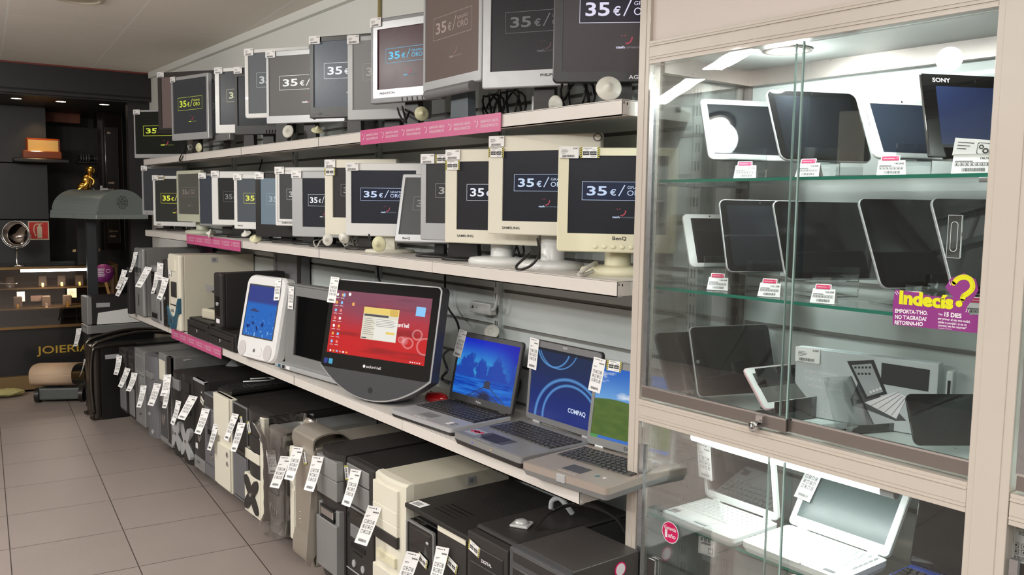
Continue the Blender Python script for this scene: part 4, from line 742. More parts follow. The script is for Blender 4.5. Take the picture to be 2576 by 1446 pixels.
# the big all-in-one with the red desktop
BL = on_x(806, 918, 1.42); T, h, w = fit_panel(BL, (1083, 963), (836, 699))
t = empty('all_in_one_computer', T, 'large all-in-one computer with red desktop picture and curved dark chin', 'computer')
def outline(i, k=.02):                          # rounded top, belly-shaped bottom
    P = []
    for cx, cz, a0 in ((w - k, h - k, 0), (k, h - k, 90)):
        for j in range(6): a = R(a0 + 90 * j / 5); P.append((cx + (k - i) * math.cos(a), cz + (k - i) * math.sin(a)))
    N = 22; D = .102
    for j in range(N + 1):
        u = j / N; x = i + (w - 2 * i) * u; P.append((x, -D * (1 - abs(2 * u - 1) ** 2.05) + i))
    return P
g = M(); g.loft([lp(outline(.0), .045), lp(outline(0), .002), lp(outline(.002), 0), lp(outline(.005), -.001)], ms=[0, 1, 1]); obj('housing', g, [dgrey, silv], t)
g = M(); g.prism([p for p in outline(.0052)], -.0025, -.0012, 'y'); obj('chin_panel', g, [mat('chin_grey', S(66, 66, 70), .35)], t)
g = M(); g.prism(rr(.005, w - .005, .0, h - .005, .018, 5), -.004, -.0024, 'y'); obj('front_glass', g, [blkg], t)
sx0, sx1, sz0, sz1 = .028, w - .035, .055, h - .045
g = M(); g.face(sx0, sx1, sz0, sz1, -.0044); obj('display', g, [pic_red()], t)
sw, sh = sx1 - sx0, sz1 - sz0; X = lambda u: sx0 + u * sw; Z = lambda v: sz0 + v * sh
g = M(); g.face(X(.34), X(.70), Z(.28), Z(.78), -.0047, 0); g.face(X(.34), X(.70), Z(.68), Z(.78), -.0048, 1); g.face(X(.35), X(.60), Z(.64), Z(.675), -.0049, 2)
g.face(X(.47), X(.695), Z(.29), Z(.62), -.0048, 3); g.prism(rr(X(.59), X(.68), Z(.39), Z(.43), .004, 3), -.0051, -.0048, 'y', 1); g.prism(rr(X(.61), X(.69), Z(.67), Z(.77), .006, 3), -.0052, -.0049, 'y', 4)
for i in range(9): g.face(X(.355), X(.355 + .08 + .02 * (i % 3)), Z(.60 - i * .03), Z(.606 - i * .03), -.005, 5)
for i in range(5): g.face(X(.48), X(.66 + .02 * (i % 2)), Z(.60 - i * .025), Z(.606 - i * .025), -.005, 5)
g.face(X(.35), X(.40), Z(.295), Z(.31), -.005, 2); obj('dialog_window', g, [glow('dialog_beige', S(214, 208, 190)), glow('dialog_yellow', S(226, 196, 90)), glow('dialog_dark', S(40, 36, 40)), glow('dialog_grey', S(226, 224, 214)), glow('dialog_gold', S(206, 168, 60)), glow('dialog_text', S(110, 104, 100))], t)
g = M(); g.text('packard bell', X(.645), Z(.53), .015, -.0046, 0, bold=.02, width=sw * .165); obj('wallpaper_lettering', g, [stkw and glow('screen_white', S(245, 240, 240))], t)
ic = [glow('icon_%d' % i, S(*c)) for i, c in enumerate(((240, 240, 240), (230, 160, 60), (120, 190, 240), (230, 120, 110)))]
g = M(); rnd = random.Random(8)
for i in range(7):
    for j in range(2): x, z = .04 + j * .055, .93 - i * .125; g.prism(circ(X(x), Z(z), .006, n=8), -.005, -.0046, 'y', (i + j) % 4); g.face(X(x) - .009, X(x) + .009, Z(z) - .013, Z(z) - .0115, -.0048, 0)
for i, (u, v) in enumerate(((.17, .95), (.22, .80), (.11, .93))): g.prism(circ(X(u), Z(v), .007, n=8), -.005, -.0046, 'y', i)
for i in range(6): g.face(X(.03 + i * .035), X(.048 + i * .035), Z(.02), Z(.045), -.0048, i % 4)
for i in range(5): g.face(X(.86 + i * .022), X(.872 + i * .022), Z(.02), Z(.035), -.0048, 0)
g.face(X(.86), X(.95), Z(.72), Z(.86), -.0048, 2); obj('screen_graphics', g, ic, t)
g = M(); g.text('packard bell', w * .44, .018, .011, -.0046, 0); g.prism(circ(w * .42, .022, .006, n=12), -.0046, -.004, 'y'); obj('brand_lettering', g, [stkw], t)
for k, m_ in enumerate((mat('badge_blue', S(40, 56, 130), .3), mat('badge_cyan', S(70, 160, 200), .3))): g = M(); g.prism(rr(.02 + k * .026, .04 + k * .026, .012, .032, .002, 2), -.005, -.004, 'y'); obj('badge', g, [m_], t)
g = M(); g.prism(circ(w * .5, -.062, .011, n=20), -.0035, -.002, 'y'); obj('power_button', g, [slotk], t)
tall_tag(t, .022, h + .004, -.006, 0, 2)
g = M(); g.loft([lp(rr(w * .3, w * .7, .0, .10, .01, 3), .045), lp(rr(w * .32, w * .68, -.07, .01, .01, 3), .16)]); obj('rear_foot', g, [blkm], t)

# ---------------------------------------------------------------- laptops
def keys(g, x0, x1, y0, y1, z, rows=6, cols=15, mi=0, hh=.003, gap=.0022):
    for r in range(rows):
        ya = y0 + (y1 - y0) * r / rows; yb = y0 + (y1 - y0) * (r + 1) / rows - gap; ks = []; n = cols
        if r == 0: ks = [1.3, 1, 1, 1.2, 5, 1.2, 1, 1, 1, 1.3]
        elif r == rows - 1: ks = [.9] * 16
        else: ks = [1 + .25 * r % .6] + [1] * (n - 3) + [1.6]
        tot = sum(ks); x = x0
        for q in ks:
            xe = x + (x1 - x0) * q / tot; a, b = x, xe - gap; i = .0012
            g.loft([[(a, ya, z), (b, ya, z), (b, yb, z), (a, yb, z)], [(a + i, ya + i, z + hh), (b - i, ya + i, z + hh), (b - i, yb - i, z + hh), (a + i, yb - i, z + hh)]], mi, None, c0=False); x = xe
def keyprint(g, x0, x1, y0, y1, z, rows, mi):
    for r in range(rows):
        for c in range(14): x = x0 + (x1 - x0) * (c + .35) / 14; y = y0 + (y1 - y0) * (r + .5) / rows; g.box(x, x + .004, y, y + .003, z, z + .0002, mi)
def laptop(name, label, FL, FR, z, D, lidh, TL, thick, body, deck, keym, lidm, screen, bez=(.014, .02, .028), keyz=(.42, .93), kx=(.04, .96), pad=(.38, .62, .10, .30), padm=None, printm=None, hinge=None, lidw=0, tagk=None, Wm=None, azf=None, kb_plate=None, group=None, rows=6):
    a = on_z(*FL, z); b = on_z(*FR, z); d = b - a; W = Wm or d.length; az = azf if azf is not None else math.degrees(math.atan2(-d.y, d.x)); zb = z - thick
    t = empty(name, at((a.x, a.y, zb), az), label, 'laptop', group)
    g = M(); n = 4
    o = [(p[0], p[1]) for p in rr(0, W, 0, D, .012, n)]; oi = [(p[0], p[1]) for p in rr(.004, W - .004, .006, D - .004, .012, n)]
    L = lambda P, z_: [(p[0], p[1], z_) for p in P]
    g.loft([L(oi, .002), L(o, thick * .5)], 0); obj('underside', g, [body], t)
    g = M(); g.loft([L(o, thick * .48), L(o, thick - .002), L(oi, thick)], 0); obj('palm_rest', g, [deck], t)
    if kb_plate: g = M(); g.box(W * kx[0] - .008, W * kx[1] + .008, D * keyz[0] - .006, D * .985, thick - .001, thick + .0006, 0); obj('keyboard_plate', g, [kb_plate], t)
    g = M(); keys(g, W * kx[0], W * kx[1], D * keyz[0], D * keyz[1], thick + .0005, rows); obj('keyboard', g, [keym], t)
    if printm: g = M(); keyprint(g, W * kx[0], W * kx[1], D * keyz[0], D * keyz[1], thick + .0036, rows, 0); obj('key_legends', g, [printm], t)
    g = M(); g.box(W * pad[0], W * pad[1], D * pad[2], D * pad[3], thick - .001, thick + .0007, 0); obj('touchpad', g, [padm or dgrey], t)
    g = M(); g.box(W * pad[0], W * pad[1], D * pad[2] - .018, D * pad[2] - .005, thick - .001, thick + .0012, 0, .0008); obj('touchpad_buttons', g, [deck], t)
    base = t.matrix_basis; best = None
    for k in range(-10, 70):
        Lm = Matrix.Translation((0, D - .006, thick + .004)) @ Matrix.Rotation(R(-k), 4, 'X'); q = project(base @ Lm @ Vector((0, 0, lidh)))
        er = (q[0] - TL[0]) ** 2 + (q[1] - TL[1]) ** 2
        if best is None or er < best[0]: best = (er, Lm, k)
    Lm = best[1]
    g = M(); th = .009; r_ = .012
    g.loft([lp(rr(0, W, 0, lidh, r_, n), th + .003), lp(rr(0, W, 0, lidh, r_, n), .002), lp(rr(.002, W - .002, .002, lidh - .002, r_, n), 0), lp(rr(bez[0], W - bez[0], bez[2], lidh - bez[1], .001, n), 0), lp(rr(bez[0], W - bez[0], bez[2], lidh - bez[1], .001, n), .0025)], c0=True, c1=False, ms=[1, 1, 0, 0]); lid = obj('lid', g, [lidm, body], t, Lm)
    g = M(); g.face(bez[0], W - bez[0], bez[2], lidh - bez[1], .002); obj('display', g, [screen], lid)
    for hx in (.12, .82): g = M(); g.cyl((W * hx, .004, -.001), .006, W * .1, 'x', 0, 12); obj('hinge', g, [hinge or body], lid)
    g = M(); g.box(W * .48, W * .54, -.001, .0, lidh - bez[1] * .6, lidh - bez[1] * .3, 0); obj('latch', g, [hinge or dgrey], lid)
    return t, lid, W, Lm
t, lid, W, Lm = laptop('laptop', 'black and silver laptop with blue sea and clouds on its screen', (980, 1028), (1133, 1081), .801, .262, .248, (1158, 834), .026, blkm, silv, blkm, dgrey, pic_sea(), bez=(.012, .018, .026), kx=(.05, .95), printm=mgrey, kb_plate=blkm, pad=(.36, .56, .12, .30), padm=silvd, Wm=.345, azf=86)
g = M(); g.text('Fujitsu', W * .45, .010, .008, -.0005, 0); obj('brand_lettering', g, [stkw], lid)
g = M(); V = lambda u, v: (.012 + u * (W - .024), .026 + v * .2)
for k in range(7): a0, a1 = V(.30 + k * .035, .01 + k * .022), V(.84 - k * .04, -.0 + k * .022); g.line(a0[0], a0[1], a1[0], a1[1], .0022, .0016, 0)
g.prism([V(.52, .30), V(.56, .34), V(.62, .33), V(.62, .20), V(.52, .20)], .0015, .0018, 'y', 0); g.line(*V(.26, .0), *V(.54, .22), .003, .0016); g.line(*V(.9, .0), *V(.62, .22), .003, .0016); obj('pier_picture', g, [glow('pier_dark', S(20, 26, 60))], lid)
g = M()
for k in range(4): g.box(W * .80 + .022 * (k % 2), W * .80 + .018 + .022 * (k % 2), .03 + .016 * (k // 2), .042 + .016 * (k // 2), .026, .0265, k % 2)
obj('palm_stickers', g, [stkw, mgrey], t); tall_tag(lid, .022, .252, -.003, 0, 6)
t, lid, W, Lm = laptop('laptop', 'grey laptop showing blue rings wallpaper with a red sticker on its palm rest', (1140, 1085), (1297, 1153), .812, .29, .262, (1335, 851), .037, blkm, silvd, blkm, mgrey, pic_rings(), bez=(.013, .022, .02), printm=mgrey, pad=(.30, .54, .10, .30), padm=blkm, kx=(.06, .95), hinge=silv, keyz=(.42, .86), Wm=.335, azf=90)
g = M(); g.text('COMPAQ', W * .60, .058, .014, .0015, 0, bold=.025, width=W * .24); obj('wallpaper_lettering', g, [glow('ring_white', S(200, 214, 235))], lid)
g = M(); g.box(.016, .075, .03, .08, .037, .0375, 1); g.text('M', .02, .0, .001, 0, 0); [g.prism(circ(.03 + i * .011, .055 + .006 * (i % 2), .011, .009, 12), .0375, .0378, 'z', 0) for i in range(4)]; obj('red_sticker', g, [mat('sticker_red', S(214, 60, 72), .4), silv], t)
g = M(); [g.prism(circ(W * u, .012, .003, n=10), -.0006, .0, 'y', m_) for u, m_ in ()]; g.box(W * .30, W * .31, -.001, .001, .024, .027, 0); g.box(W * .58, W * .59, -.001, .001, .024, .027, 1); obj('status_lights', g, [glow('led_blue', S(60, 70, 255)), glow('led_orange', S(255, 190, 60))], t)
g = M(); g.box(.02, W - .02, .0, .10, .0362, .0372) if 0 else g.prism([(W * .22, .05), (W * .25, .09), (W * .62, .09), (W * .62, .03), (W * .4, .02)], .0365, .0373, 'z'); obj('touchpad_surround', g, [dgrey], t)
g = M(); [g.box(W, W + .0008, .06 + .03 * i, .072 + .03 * i, .010, .018, i % 2) for i in range(7)]; obj('side_ports', g, [silv, slotk], t)
tall_tag(lid, .024, .264, -.003, 0, 3)
t, lid, W, Lm = laptop('laptop', 'taupe grey laptop with green hill picture, nearest on the shelf beside the cabinet', (1312, 1160), (1490, 1246), .812, .27, .25, (1497, 906), .037, silvd, mat('taupe_lid', S(172, 160, 150), .36, metal=.3), blkm, silvd, pic_hill(), bez=(.013, .02, .024), printm=mgrey, pad=(.38, .60, .14, .32), padm=dgrey, kx=(.07, .94), hinge=silv, keyz=(.44, .88), Wm=.30, azf=84)
g = M(); g.text('DELL', W * .47, .008, .010, -.0006, 0, bold=.02, wx=1.2); obj('brand_lettering', g, [dgrey], lid)
g = M(); g.face(.013, W - .013, .024, .032, .0015, 0); g.face(.013, .04, .024, .032, .0012, 1); obj('task_bar', g, [glow('taskbar_blue', S(20, 96, 190)), glow('taskbar_green', S(60, 140, 60))], lid)
g = M(); g.box(W * .44, W * .54, -.003, .004, .014, .036, 0, .0015); obj('lid_catch', g, [silv], t)
g = M(); g.box(W * .72, W * .76, .05, .065, .037, .0374, 0); g.box(W * .80, W * .825, .055, .065, .037, .0374, 1); obj('palm_stickers', g, [bluepl, stkw], t)
tall_tag(lid, .020, .252, -.003, 0, 5); wide_tag(lid, .047, .252, -.002, True)
# red mouse
t = empty('computer_mouse', at((on_z(1098, 1003, ZC + .01).x, on_z(1098, 1003, ZC + .01).y, ZC), 70), 'glossy red and black computer mouse beside the large all-in-one', 'mouse')
g = M(); g.loft([[(.028 * math.cos(2 * PI * i / 20) * k, .052 * math.sin(2 * PI * i / 20) * k, z) for i in range(20)] for k, z in ((.9, .001), (1, .008), (.97, .018), (.8, .030), (.45, .036), (.1, .037))], smooth=True); obj('shell', g, [mat('gloss_red', S(200, 30, 34), .12, coat=.5)], t, Matrix.Rotation(R(90), 4, 'Z'))
g = M(); g.cyl((-.003, .024, .031), .007, .006, 'x', 0, 12); obj('scroll_wheel', g, [blk], t, Matrix.Rotation(R(90), 4, 'Z'))
# wall power block with its grey lead
pb = on_x(1200, 763, 1.86); g = M(); g.box(0, .13, 0, .03, -.03, .012, 0, .004, seg=2); g.box(.02, .025, -.0006, 0, -.012, -.002, 1); g.box(.01, .03, -.0006, 0, -.012, -.009, 1); g.box(.045, .048, -.0006, 0, -.010, -.006, 1)
g.tube(smooth_path([(.125, .012, -.01), (.15, .008, .0), (.158, .012, .05), (.156, .012, .16)], 5), .0055, 0, 8)
tag(obj('power_block', g, [mat('socket_grey', S(196, 198, 196), .4), slotk], None, at((1.825, pb.y, pb.z), 90)), 'grey power block with cable on the back panels below the cream monitors', 'power block')

# ---------------------------------------------------------------- hard anti-theft tags and leads
def cone(pt, rot, label, m=tagpl, r=.027):
    g = M(); g.lathe([(r * .5, 0), (r * .93, .001), (r, .004), (r * .93, .008), (r * .5, .010), (r * .34, .016), (r * .12, .024), (0, .026)], 0, 26)
    tag(obj('security_tag', g, [m], None, Matrix.Translation(pt) @ rot), label, 'security tag', 'round security tags on the shelves')
def rot3(az, el=0): return Vector((-math.sin(R(az)), -math.cos(R(az)), math.tan(R(el)))).to_track_quat('Z', 'Y').to_matrix().to_4x4()
for (px, py, X, az, el, m, r, lab) in ((1531, 224, 1.60, 40, 15, tagpl, .034, 'large white security tag hanging below the glossy black monitor'),
    (1368, 258, 1.75, 60, 70, tagpl, .025, 'white security tag lying in front of the white socket box, top shelf'), (1400, 262, 1.66, 80, -10, tagpl, .026, 'white security tag on edge beside the black cable coil, top shelf'),
    (1060, 286, 1.66, 20, 0, tagcr, .026, 'cream security tag behind the ribbed monitor stand, top shelf'), (726, 331, 1.62, 60, 10, tagpl, .030, 'white security tag facing out below the silver widescreen monitor, top shelf'),
    (798, 330, 1.63, 20, 60, tagcr, .026, 'pale green security tag tipped up below the widescreen monitor, top shelf'), (502, 371, 1.61, 70, 0, tagcr, .026, 'cream security tag with a coiled lead near the far end, top shelf'),
    (530, 588, 1.575, 110, 10, tagpl, .026, 'white security tag hanging over the pink strip, middle shelf'), (620, 590, 1.60, 60, 60, tagpl, .026, 'white security tag lying tilted behind the pink strip, middle shelf'),
    (643, 602, 1.59, 30, 55, tagcr, .030, 'yellowish security tag on the shelf edge right of the pink strip'), (826, 603, 1.62, 60, 5, tagpl, .026, 'white security tag under the beige monitor, middle shelf'),
    (866, 598, 1.63, 60, -20, tagpl, .024, 'small white security tag under the two button monitor, middle shelf'), (955, 614, 1.60, 60, 0, tagcr, .031, 'cream security tag standing below the leaning silver monitor'),
    (1238, 836, 1.84, 60, 30, tagpl, .03, 'white security tag behind the sea picture laptop')): cone(on_x(px, py, X), rot3(az, el), lab, m, r)
def lead(pts, r, m, label, name='cable', n=6): g = M(); g.tube(smooth_path(pts, n), r, 0, 7); tag(obj(name, g, [m]), label, 'cable')
def coil(px, py, X, z, rad, m, r, label, turns=2, up=True):
    c = on_x(px, py, X); P = []
    for k in range(turns * 16 + 1): a = 2 * PI * k / 16; P.append((c.x + .02 * math.sin(a * 1.3), c.y + rad * math.cos(a), max(z + r, c.z + rad * math.sin(a) + .003 * (k % 5))))
    g = M(); g.tube(P, r, 0, 7); tag(obj('cable', g, [m]), label, 'cable')
coil(1450, 248, 1.70, 1.783, .055, cable, .0045, 'thick black cable coil standing under the light silver monitor, top shelf', 3)
coil(1288, 268, 1.78, 1.783, .05, cable, .004, 'tangled black leads between two monitor stands on the top shelf', 3)
coil(1240, 270, 1.80, 1.783, .04, cable, .004, 'black lead bundle right of the ribbed stand, top shelf', 3)
coil(480, 368, 1.70, 1.783, .03, cablew, .004, 'grey coiled lead beside the cream tag, far end of the top shelf', 2)
coil(880, 604, 1.74, 1.312, .03, cablew, .004, 'pale tangled leads between monitor feet, middle shelf', 3)
coil(1290, 632, 1.76, 1.312, .035, cable, .0035, 'black lead bundle between the two round cream stands, middle shelf', 3)
Q = lambda px, py, X: tuple(on_x(px, py, X))
lead([Q(455, 352, 1.66), Q(462, 372, 1.60), Q(451, 402, 1.585), Q(458, 398, 1.582), Q(468, 370, 1.62), Q(470, 355, 1.66)], .0035, cable, 'thin black cable drooping over the far end of the top shelf')
lead([Q(1000, 272, 1.66), Q(1006, 290, 1.62), Q(1018, 306, 1.605), Q(1030, 280, 1.66)], .004, cable, 'black leads hanging behind the dark red screen monitor')
lead([Q(1012, 268, 1.66), Q(1016, 285, 1.63), Q(1022, 308, 1.60)], .004, cable, 'straight black lead beside the drooping ones, top shelf')
lead([Q(1352, 600, 1.66), Q(1356, 640, 1.62), Q(1335, 668, 1.60), Q(1306, 678, 1.592), Q(1300, 668, 1.60), Q(1330, 640, 1.64), Q(1338, 630, 1.70)], .0042, cable, 'black cable looping over the front of the round cream stand')
lead([Q(1500, 660, 1.72), Q(1480, 672, 1.63), Q(1458, 688, 1.60), Q(1462, 694, 1.60), Q(1490, 682, 1.66), Q(1505, 668, 1.74)], .006, cablew, 'thick beige cable curled beside the yellowed monitor foot')
lead([Q(928, 590, 1.62), Q(932, 606, 1.60), Q(938, 622, 1.605), Q(950, 624, 1.64)], .004, cable, 'short black lead in front of the cream monitor foot')
lead([Q(812, 603, 1.72), Q(790, 606, 1.62), Q(796, 622, 1.586), Q(806, 606, 1.60), Q(820, 598, 1.68)], .003, cablew, 'thin grey lead looping over the shelf edge, middle shelf')
lead([Q(1120, 670, 1.84), Q(1122, 760, 1.84), Q(1150, 810, 1.82), Q(1160, 860, 1.80)], .0045, cable, 'black cable running down behind the large all-in-one')
lead([Q(950, 662, 1.85), Q(951, 690, 1.85), Q(956, 712, 1.85)], .0045, cable, 'black cable hanging under the middle shelf behind the large all-in-one')
lead([Q(660, 400, 1.86), Q(656, 415, 1.86), Q(648, 440, 1.86)], .004, cable, 'black cable hanging under the top shelf behind white monitors')
lead([Q(1128, 880, 1.80), Q(1115, 895, 1.72), Q(1125, 930, 1.66), Q(1112, 950, 1.68), Q(1130, 965, 1.7)], .005, cable, 'thick black tangle behind the sea picture laptop')
lead([Q(1300, 880, 1.82), Q(1290, 930, 1.78), Q(1310, 960, 1.80), Q(1300, 1000, 1.80)], .005, cable, 'black leads between the sea and the rings laptops')
g = M(); g.box(0, .085, 0, .03, 0, .075, 0, .003); tag(obj('socket_box', g, [white], None, at((1.76, on_x(1336, 260, 1.76).y, 1.784), 75)), 'white square socket box among cables under the light silver monitor', 'box')
c_ = on_x(955, 45, 1.92); g = M(); g.tube([(c_.x, c_.y, 1.9), (c_.x, c_.y + .005, 2.2), (c_.x, c_.y, 2.49)], .008, 0, 6); tag(obj('rope', g, [mat('rope_beige', S(176, 160, 110), .8)]), 'beige rope hanging from the ceiling above the dark red screen', 'rope')
g = M(); g.box(0, .10, 0, .055, 0, .07, 0, .003); [g.box(.03 + .02 * i, .035 + .02 * i, -.001, 0, .04, .05, 1) for i in range(3)]; g.box(.02, .08, .0, .06, -.20, 0, 0); tag(obj('metal_bracket', g, [galv, slotk], None, at((1.80, on_x(890, 90, 1.80).y, 1.985), 88, 0)), 'grey metal box peeping over the smudged monitor, top shelf', 'box')
# small oval badge of the largest cream monitor
bb = on_x(1513, 347, 1.775); mo = [o for o in COL.objects if o.get('label', '').startswith('largest cream')][0]
g = M(); P_ = mo.matrix_basis.inverted() @ bb; g.prism(circ(P_.x, P_.z, .014, .012, 20), -.002, 0, 'y', 0); g.prism(circ(P_.x, P_.z, .010, .009, 20), -.0026, -.002, 'y', 1); obj('oval_badge', g, [dgrey, cream], mo)

# ================================================================ the glass cabinet
XC = 1.60
backg = mat('cabinet_back_grey', S(200, 207, 205), .45, coat=.12)
lid_g = mat('cabinet_ceiling_grey', S(176, 180, 178), .4)
alu = mat('aluminium', S(178, 178, 180), .28, metal=.9)
alud = mat('brushed_aluminium', S(150, 142, 138), .3, metal=.8)
def cabinet(label, ya, yb, first):               # ya > yb, outer post centres
    t = empty('display_cabinet', at((XC, ya, 0), 90), label, 'display cabinet', 'glass display cabinets'); W = ya - yb
    def post(x0, x1, y0=0, y1=.045):
        g = M(); a, b = x0, x1; g.box(a, b, y0 + .002, y1, .0, 2.34, 0, .001)
        g.box(a + .012 if b - a > .05 else a + .004, b - .016 if b - a > .05 else b - .012, y0, y0 + .003, 0, 2.34, 0, .0008); return obj('post', g, [beige], t)
    if first: post(0, .036)
    post(W, W + .072)
    x0, x1 = (.036 if first else .0), W
    def rail(z0, z1, nm):
        g = M(); h = z1 - z0; g.box(x0, x1, .003, .045, z0, z1)
        for a, b, o in ((.0, .14, .002), (.18, .26, .0005), (.30, .72, .0015), (.76, .84, .0), (.87, 1, .002)): g.box(x0, x1, o, .004, z0 + h * a, z0 + h * b, 0, .0006)
        return obj(nm, g, [beige], t)
    rail(1.862, 1.918, 'top_rail'); rail(.955, 1.012, 'middle_rail'); rail(.02, .08, 'bottom_rail')
    g = M(); g.box(x0, x1, .012, .03, 1.918, 2.34); obj('header_panel', g, [mat('header_pinkish_white', S(216, 204, 198), .5)], t)
    # interior shell
    g = M(); g.box(0, W + .06, .425, .44, .02, 2.3); obj('back_panel', g, [backg], t)
    g = M(); z = .10
    while z < 1.85: g.box(.04, W, .4225, .4255, z, z + .010); z += .135
    obj('back_grooves', g, [groove], t)
    g = M(); g.box(.0, W + .06, .045, .425, 1.888, 1.90); obj('inner_ceiling', g, [lid_g], t)
    g = M(); g.box(.012, W + .06, .395, .425, 1.845, 1.888); g.box(.02, .045, .05, .40, 1.845, 1.888); obj('inner_frame', g, [alud], t)
    g = M(); g.box(.01, W + .05, .048, .425, .957, .985); obj('inner_floor', g, [mat('inner_floor_white', S(226, 238, 234), .3)], t)
    g = M(); g.box(.01, W + .05, .048, .425, .02, .06); obj('plinth', g, [backg], t)
    for xx in (.0, W + .03):
        g = M(); g.box(xx + .004, xx + .034, .405, .43, .02, 1.888); [g.box(xx + .012 + a, xx + .016 + a, .4035, .4055, .1 + i * .05, .126 + i * .05, 1) for i in range(34) for a in (0, .01)]; obj('slotted_upright', g, [alud, slotk], t)
    if first:
        for z0, z1 in ((1.0, 1.862), (.08, .955)): g = M(); g.box(.016, .021, .047, .405, z0, z1); obj('side_glass', g, [GLASS], t)
    # sliding doors
    for (z0, z1, low) in ((1.012, 1.862, 0), (.08, .955, 1)):
        for k, (xa, xb, y) in enumerate(((x0 + .008, ya - 1.083 if first else W * .55, .004), (ya - (1.112 if not low else 1.135) if first else W * .5, x1 - .004, .016))):
            d = M(); d.box(xa, xb, y + .003, y + .007, z0 + .002, z1 - .002, 0); o = obj('glass_door', d, [GLASS], t)
            g = M(); g.box(xb - .0035 if k == 0 else xa, xb if k == 0 else xa + .0025, y + .0025, y + .0075, z0 + .03, z1 - .004); obj('polished_edge', g, [mat('edge_grey_green', S(150, 176, 170), .15, coat=.4)], o)
            if not low:
                g = M(); g.box(xa, xb, y - .001, y + .010, z0 + .008, z0 + .037); g.box(xa, xb, y - .0015, y, z0 + .034, z0 + .038, 1); obj('door_rail', g, [alud, chrome], o)
            if k == 0: g = M(); g.box(xa - .002, xa + .012, y - .001, y + .009, z0 + .037, z1 - .06); obj('door_edge_profile', g, [alu], o)
    if first:
        q = on_x(1908, 1060, XC); lx = ya - q.y; g = M(); T2 = Matrix.Translation((lx, .004, 1.022)) @ Matrix.Rotation(R(90), 4, 'X')
        g.lathe([(.010, 0), (.010, .020), (.0115, .021), (.0115, .026), (.009, .027), (.0, .027)], 0, 22, T2); g.box(lx - .0012, lx + .0012, -.0235, -.0225, 1.016, 1.028, 1); g.box(lx - .004, lx + .014, -.006, .004, 1.03, 1.045, 0); obj('lock', g, [chrome, slotk], t)
    return t
CAB = cabinet('beige framed glass cabinet full of tablets, with sliding doors and lock', 1.557, .696, True)
cabinet('neighbouring beige framed glass cabinet cut off by the right edge', .622, -.20, False)

def lamp_disc(x, y, label, pw):
    g = M(); g.lathe([(.058, 0), (.058, -.004), (.045, -.006), (.043, .0)], 0, 30)
    t = empty('recessed_spotlight', Matrix.Translation((x, y, 1.887)), label, 'spotlight', 'spotlights in the cabinet ceiling'); obj('ring', g, [alud], t)
    g = M(); g.prism(circ(0, 0, .042, n=26), -.004, -.001, 'z'); obj('bulb', g, [mat('spot_glow', S(255), .3, emit=(1, 1, .96, 1), es=25, var=0)], t)
    spot('cabinet_spot', (x, y, 1.875), 42, (.93, 1.0, .97), 1.25, .9, .04); point('cabinet_lamp_glow', (x, y, 1.84), 3.0, (.93, 1.0, .97), .05)
lamp_disc(1.80, 1.26, 'left glowing round spotlight in the cabinet ceiling', 1); lamp_disc(1.80, .25, 'round spotlight in the ceiling of the neighbouring cabinet', 1)
t = empty('fill_strip', Matrix.Translation((1.652, .78, 1.879)), 'slim added light strip hidden behind the top rail of the glass cabinet', 'lamp')  # unseen strip added to brighten the cabinet interior
g = M(); g.box(0, .012, 0, .70, 0, .006); obj('strip', g, [mat('fill_strip_glow', S(255), .3, emit=(.93, 1, .98, 1), es=3, var=0)], t)
area('fill_strip_light', (1.668, 1.13, 1.874), .02, .70, 4, (.93, 1, .98), (0, R(-22), 0))
# tube in the lower compartment
a, b = on_x(1722, 1098, 1.665), on_x(2245, 1228, 1.665); zt = .935
t = empty('tube_lamp', at((1.665, a.y, zt), 90), 'glowing white tube lamp under the cabinet middle rail', 'lamp'); L_ = a.y - b.y
g = M(); g.cyl((.03, 0, 0), .013, L_ - .05, 'x', 0, 18); obj('tube', g, [mat('tube_glow', S(255), .3, emit=(1, 1, .98, 1), es=4, var=0)], t)
g = M(); g.box(0, L_, -.012, .016, .010, .022); g.cyl((.0, 0, 0), .014, .03, 'x', 0, 18); g.cyl((L_ - .02, 0, 0), .014, .03, 'x', 0, 18); obj('holder', g, [silv], t)
area('tube_light', (1.70, (a.y + b.y) / 2, .915), .03, L_ - .05, 1.7, (.93, 1, .98), (0, 0, 0))

def glass_shelf(z, X0, label, ya=1.535, yb=.70, fr=True):
    t = empty('glass_shelf', at((X0, ya, z), 90), label, 'shelf', 'glass shelves of the cabinet')
    g = M(); g.box(0, ya - yb, 0, 2.0 - X0, -.007, 0); obj('pane', g, [GLASS], t)
    g = M(); g.box(0, ya - yb, -.0006, 0, -.0072, .0002); obj('front_edge', g, [_p], t)
    for x in (.012, ya - yb - .03): g = M(); g.box(x, x + .014, .01, .34, -.014, -.0072); g.cyl((x - .006, .004, -.012), .005, .02, 'x', 0, 10); obj('bracket', g, [alu], t)
glass_shelf(1.577, 1.66, 'upper glass shelf with green front edge at eye level'); glass_shelf(1.302, 1.66, 'middle glass shelf carrying five tablets'); glass_shelf(.700, 1.648, 'lower glass shelf under the white netbooks')
glass_shelf(1.577, 1.66, 'upper glass shelf of the neighbouring cabinet', .62, -.15); glass_shelf(1.302, 1.66, 'middle glass shelf of the neighbouring cabinet', .62, -.15)

